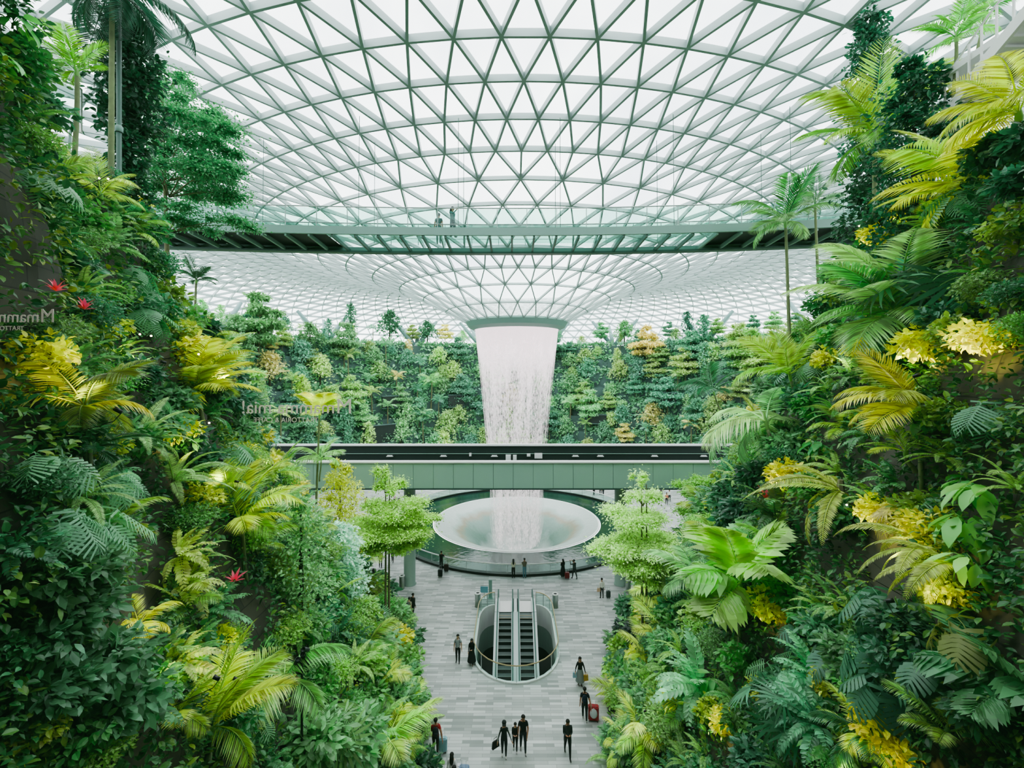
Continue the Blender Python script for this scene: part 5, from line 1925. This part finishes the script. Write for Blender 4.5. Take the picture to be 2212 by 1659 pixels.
# ------- larger trees on the terraces nearer to the hills
for lev, ang, kd, sc_, c, lb in ((4, -82, 'tier', 1.9, '#7aa660', 'large airy tree between the left hill and the far terraces'), (6, -70, 'tier', 1.9, '#6f9f66', 'large tiered tree above the bridge beyond the mirrored lettering'),
                                 (3, -64, 'column', 1.5, '#8fae5a', 'yellow green tall tree just above the left end of the bridge'), (8, -34, 'round', 1.5, '#3f6f50', 'big dark bushy tree on the top terrace near the left of the funnel'),
                                 (8, -44, 'column', 1.2, '#4a7a5c', 'tall dark tree on the top terrace left of the funnel'), (8, -24, 'round', 1.35, '#3c6a4c', 'dark bushy tree on the top terrace close to the funnel'), (7, -56, 'round', 1.5, '#5c8a5a', 'broad tree on the upper terrace to the left'),
                                 (5, 66, 'tier', 1.7, '#7fa860', 'large airy tree between the right hill and the far terraces'), (7, 52, 'column', 1.4, '#4d8062', 'tall conifer like tree on the upper terrace to the right'), (8, 30, 'round', 1.3, '#5a8f60', 'broad tree on the top terrace right of the funnel'),
                                 (8, 46, 'column', 1.15, '#3f7058', 'dark pointed tree between the roof columns on the right'), (6, 38, 'tier', 1.5, '#b8ac70', 'orange tinged tree with a bare trunk right of the waterfall'), (2, -52, 'palm', 1.4, '#6fa36c', 'tall pale trunked palm left of the waterfall'), (3, -26, 'palm', 1.5, '#7aa86c', 'tallest pale trunked palm close to the left of the waterfall')):
    tr, tz = TER[lev]
    a = math.radians(ang)
    q = tr + (.75 if lev < 8 else 2.2)
    far_tree(kd, Vector((AX.x + q * math.sin(a), AX.y + q * math.cos(a), tz - .05)), sc_, c, lb, '')
    # a single tree: no group
for o in list(bpy.data.objects):
    if o.get('group') == '':
        del o['group']

# ------------------------------------------------------------------ V-shaped roof columns standing on the far terrace
M['column'] = mat('column_paint', '#86a5a2', .5)
for i, (ang, lb) in enumerate(((-74, 'leftmost'), (-50, 'second from the left'), (-27, 'third from the left'), (-9, 'just left of the funnel'), (9, 'just right of the funnel'), (27, 'third from the right'), (50, 'second from the right'), (74, 'rightmost'))):
    a = math.radians(ang)
    rad = Vector((math.sin(a), math.cos(a), 0))
    tan = Vector((rad.y, -rad.x, 0))
    base = AX + rad * 47.5 + Vector((0, 0, TER[-1][1] - .1))
    r = empty('roof_column', base, label='pale V shaped steel roof column, %s among the far trees' % lb, cat='column')
    for s in (-1, 1):
        for q, top in ((5.0, 1.0), (2.2, 5.0)):
            e = tan * s * q + rad * top + Vector((0, 0, 5.9 if top < 3 else 5.0))
            MB().tube([(0, 0, 0), e * .5, e], [.4, .46, .3], 10).build('strut', M['column'], r, True)
    MB().lathe([(.6, 0), (.6, .3), (.4, .5)], 16).build('foot', M['steel'], r, True)

# ------------------------------------------------------------------ white walkway and stair high on the right, glass guard high on the left
r = empty('walkway', at(2150, 200, 11), label='white curved stair landing with thin railings at the top right', cat='walkway')
inv = Matrix.Translation(-r.location)


def wpart(name, b, m, o=None, **k):
    q = b.build(name, m, o or r)
    q.matrix_local = inv
    return q


pa = [at(1990, 300, 13.5), at(2060, 225, 12.4), at(2130, 130, 11.3), at(2230, 10, 10.3)]
for i, off in enumerate((0, 1)):
    b = MB()
    for u, v in zip(pa[:-1], pa[1:]):
        u2, v2 = u + Vector((1.1 * off, .2 * off, 0)), v + Vector((1.1 * off, .2 * off, 0))
        b.beam(u2, v2, .08, .28)
    wpart('stringer', b, M['white'])
for t in np.linspace(0, .999, 16):
    i = int(t * 3)
    u = pa[i].lerp(pa[i + 1], t * 3 - i)
    wpart('tread', MB().box(u + Vector((.55, .1, .05)), (1.1, .34, .06)), M['white'])
for off in (0, 1.1):
    wpart('handrail', MB().tube([u + Vector((off, 0, 1.05)) for u in pa], .03, 6), M['white'])
    for t in np.linspace(0, .999, 9):
        i = int(t * 3)
        u = pa[i].lerp(pa[i + 1], t * 3 - i) + Vector((off, 0, 0))
        wpart('baluster', MB().beam(u, u + Vector((0, 0, 1.05)), .04, .04, (0, 1, 0)), M['white'])
wpart('landing', MB().box(at(2190, 130, 12), (2.6, 1.6, .18)), M['white'])
r = empty('glass_guard', at(110, 235, 11.5), label='clear glass guard with steel posts above the left hill crest', cat='railing')
inv = Matrix.Translation(-r.location)
pts = [at(60, 160, 10.2), at(110, 225, 12.0), at(175, 265, 13.8)]
for u, v in zip(pts[:-1], pts[1:]):
    wpart('glass_panel', MB().add([u, v, v + Vector((0, 0, 1.0)), u + Vector((0, 0, 1.0))], [[[0, 1, 2, 3]]]), M['glass_rail'], r)
    wpart('handrail', MB().tube([u + Vector((0, 0, 1.03)), v + Vector((0, 0, 1.03))], .03, 6), M['white'], r)
for u in pts:
    wpart('baluster', MB().beam(u - Vector((0, 0, .3)), u + Vector((0, 0, 1.03)), .05, .05, (0, 1, 0)), M['white'], r)


# ------------------------------------------------------------------ sign lettering reflected in the viewer's window, built as solid mirrored letters
def letters(name, body, pos, w, mat_, parent):
    c = bpy.data.curves.new(name, 'FONT')
    c.body = body
    c.extrude = .008
    c.align_x = 'CENTER'
    o = bpy.data.objects.new(name, c)
    COL.objects.link(o)
    bpy.context.view_layer.update()
    k = w / max(o.dimensions.x, .01)
    dg = bpy.context.evaluated_depsgraph_get()
    me = bpy.data.meshes.new_from_object(o.evaluated_get(dg))
    bpy.data.objects.remove(o)
    bpy.data.curves.remove(c)
    me.materials.clear()
    me.materials.append(mat_)
    q = link(name, me, parent, pos)
    q.rotation_euler = (PI / 2, 0, 0)
    q.scale = (-k, k, k)
    return q


M['sign'] = mat('reflected_letters', '#d9d2c4', .5, emit=.25)  # window reflection: part of its brightness is emitted
for px, py, wpx, d, lb in ((622, 893, 225, 16.5, 'window reflection of a pale restaurant name, built as letters over the plants left of the bridge'), (-8, 696, 205, 5.2, 'window reflection of a pale restaurant name, built as letters cut by the left edge of the view')):
    p = at(px, py, d)
    w = wpx * d / F
    r = empty('reflected_lettering', p, label=lb, cat='sign')
    letters('letters', 'mamma mia!', (0, 0, 0), w * .88, M['sign'], r)
    letters('small_letters', 'TRATTORIA & CAFFE', (-w * .02, 0, -w * .085), w * .62, M['sign'], r)
    letters('emblem', 'M', (w * .54, 0, 0), w * .13, M['sign'], r)
    MB().tube([(-w * .45, .02, w * .045), (w * .6, .02, w * .045)], w * .003, 5).build('rail', M['rib_dark'], r)  # rail made up to carry the reflected letters

# ------------------------------------------------------------------ warm garden spotlights in the planting
SPOTS = [(390, 785, 3), (340, 960, 2.4), (500, 985, 1.6), (275, 1405, 1.2), (440, 1415, 1.4), (400, 1040, 1.2), (30, 790, 2), (360, 560, 2), (210, 765, 1.5), (330, 1440, .8), (590, 1150, .8), (300, 300, 1.2), (30, 60, 1.5),
         (2035, 785, 2.6), (2165, 770, 2.4), (1885, 780, 1.6), (1985, 480, 1.6), (1915, 530, 1.4), (1725, 1045, 1.8), (1930, 1150, 1.8), (2060, 1190, 2.0), (1685, 1345, .8), (1960, 1615, 1.0), (1590, 1590, 1.2), (1480, 1500, 1.2), (2160, 250, 1.6), (2130, 1290, .5)]
M['lamp_on'] = mat('lamp_lens', '#ffe9b0', .3, emit=14)
for i, (px, py, e) in enumerate(SPOTS):
    g = hit(px, py)
    if g is None:
        continue
    p, n, d = g
    side = 'left' if px < CX else 'right'
    src = p + n * (1.0 + .025 * d) + Vector((0, 0, -.55 - .02 * d))
    aim = (p + Vector((0, 0, .25))) - src
    li = bpy.data.lights.new('spot', 'SPOT')
    li.color = (1.0, .87, .24)
    li.energy = e * 42 * (1 + .03 * d) * SPOT_GAIN
    li.spot_size = math.radians(75)
    li.spot_blend = .7
    li.shadow_soft_size = .12
    o = link('spot_beam', li, None, src)
    o.rotation_euler = aim.to_track_quat('-Z', 'Y').to_euler()
    b = MB().lathe([(.001, 0), (.03, 0), (.036, .11), (.03, .11)], 12)
    r = empty('garden_spotlight', src - aim.normalized() * .2, label='small black garden spotlight aimed at the yellow lit leaves on the %s slope' % side, cat='spotlight', group='garden spotlights on the %s slope' % side)
    h = b.build('housing', M['black'], r, True)
    h.rotation_euler = (-aim).to_track_quat('-Z', 'Y').to_euler()
    MB().tube([(0, 0, 0), Vector((0, 0, -.12)) - n * .1, Vector((0, 0, -.4)) - n * 1.2], .007, 5).build('bracket', M['black'], r)

for i, (px, py) in enumerate(((195, 762), (240, 767), (345, 778), (392, 783), (405, 784), (98, 402), (140, 422), (363, 932), (1990, 470), (1918, 520), (1925, 1135))):
    g = hit(px, py)
    p = g[0] + g[1] * (.75 + .02 * g[2])
    side = 'left' if px < CX else 'right'
    r = empty('garden_lamp', p, label='tiny bright garden lamp glinting between leaves on the %s planted slope' % side, cat='lamp', group='garden lamps on the %s slope' % side)
    MB().ball((0, 0, 0), .0021 * g[2], 10, 7).build('lens', M['lamp_on'], r, True)
    MB().tube([(0, 0, .0), (0, 0, .06 * g[2] / 8), -g[1] * .9], .01, 5).build('bracket', M['black'], r)

# spotlight pole on the near left
p = hit(617, 1640)[0]
p, dd = hit(617, 1640)[0] + hit(617, 1640)[1] * .5, hit(617, 1640)[2]
hh = (1640 - 1425) * dd / F
r = empty('spotlight_pole', p, label='black pole with a cluster of spotlights on the near left slope', cat='lamp')
MB().tube([(0, 0, -.6), (0, 0, hh)], .035, 8).build('pole', M['black'], r, True)
for k, (dx, dz) in enumerate(((.14, .02), (.08, -.14), (-.1, -.3), (.18, -.3), (-.02, -.38))):
    h = MB().lathe([(.001, -.1), (.06, -.1), (.07, .1), (.055, .1), (.05, .06), (.001, .06)], 14).build('spotlight_head', M['dark'], r, True, (dx, -.08, hh + dz))
    h.rotation_euler = (.9 - .3 * k, .5 * (k % 3 - 1), 0)
    MB().tube([(0, 0, 0), (-dx * .9, .08, -.02)], .012, 5).build('yoke', M['black'], h)

# ------------------------------------------------------------------ sky, camera, picture settings
w = bpy.data.worlds.new('overcast_sky')
bpy.context.scene.world = w
w.use_nodes = True
nt = w.node_tree
nt.nodes.clear()
tc = nt.nodes.new('ShaderNodeTexCoord')
nz = nt.nodes.new('ShaderNodeTexNoise')
nz.inputs['Scale'].default_value = 3.2
nz.inputs['Detail'].default_value = 5
rp = nt.nodes.new('ShaderNodeValToRGB')
rp.color_ramp.elements[0].position, rp.color_ramp.elements[0].color = .36, (.66, .69, .77, 1)
rp.color_ramp.elements[1].position, rp.color_ramp.elements[1].color = .6, (1, .99, 1, 1)
bg = nt.nodes.new('ShaderNodeBackground')
bg.inputs['Strength'].default_value = SKY
ow = nt.nodes.new('ShaderNodeOutputWorld')
nt.links.new(tc.outputs['Generated'], nz.inputs['Vector'])
nt.links.new(nz.outputs['Fac'], rp.inputs['Fac'])
nt.links.new(rp.outputs['Color'], bg.inputs['Color'])
nt.links.new(bg.outputs[0], ow.inputs['Surface'])

cd = bpy.data.cameras.new('camera')
cd.sensor_width = 36
cd.sensor_fit = 'HORIZONTAL'
cd.lens = F / 2212 * 36
cd.shift_y = -(829.5 - HY) / 2212
cd.clip_start, cd.clip_end = .05, 600
cam = bpy.data.objects.new('camera', cd)
COL.objects.link(cam)
cam.location = (0, 0, CH)
cam.rotation_euler = (PI / 2, 0, 0)
sc = bpy.context.scene
sc.camera = cam
cy = sc.cycles
cy.max_bounces = 5
cy.diffuse_bounces = 3
cy.glossy_bounces = 2
cy.transmission_bounces = 3
cy.transparent_max_bounces = 10
cy.caustics_reflective = cy.caustics_refractive = False
cy.use_adaptive_sampling = True
cy.adaptive_threshold = .03
cy.use_denoising = True
cy.sample_clamp_indirect = 4
vs = sc.view_settings
vs.view_transform = 'AgX'
vs.look = 'AgX - Medium High Contrast'
vs.exposure = EXPO
vs.gamma = 1.16
vs.use_curve_mapping = True
vs.curve_mapping.black_level = (-.004, -.009, -.005)
vs.curve_mapping.update()
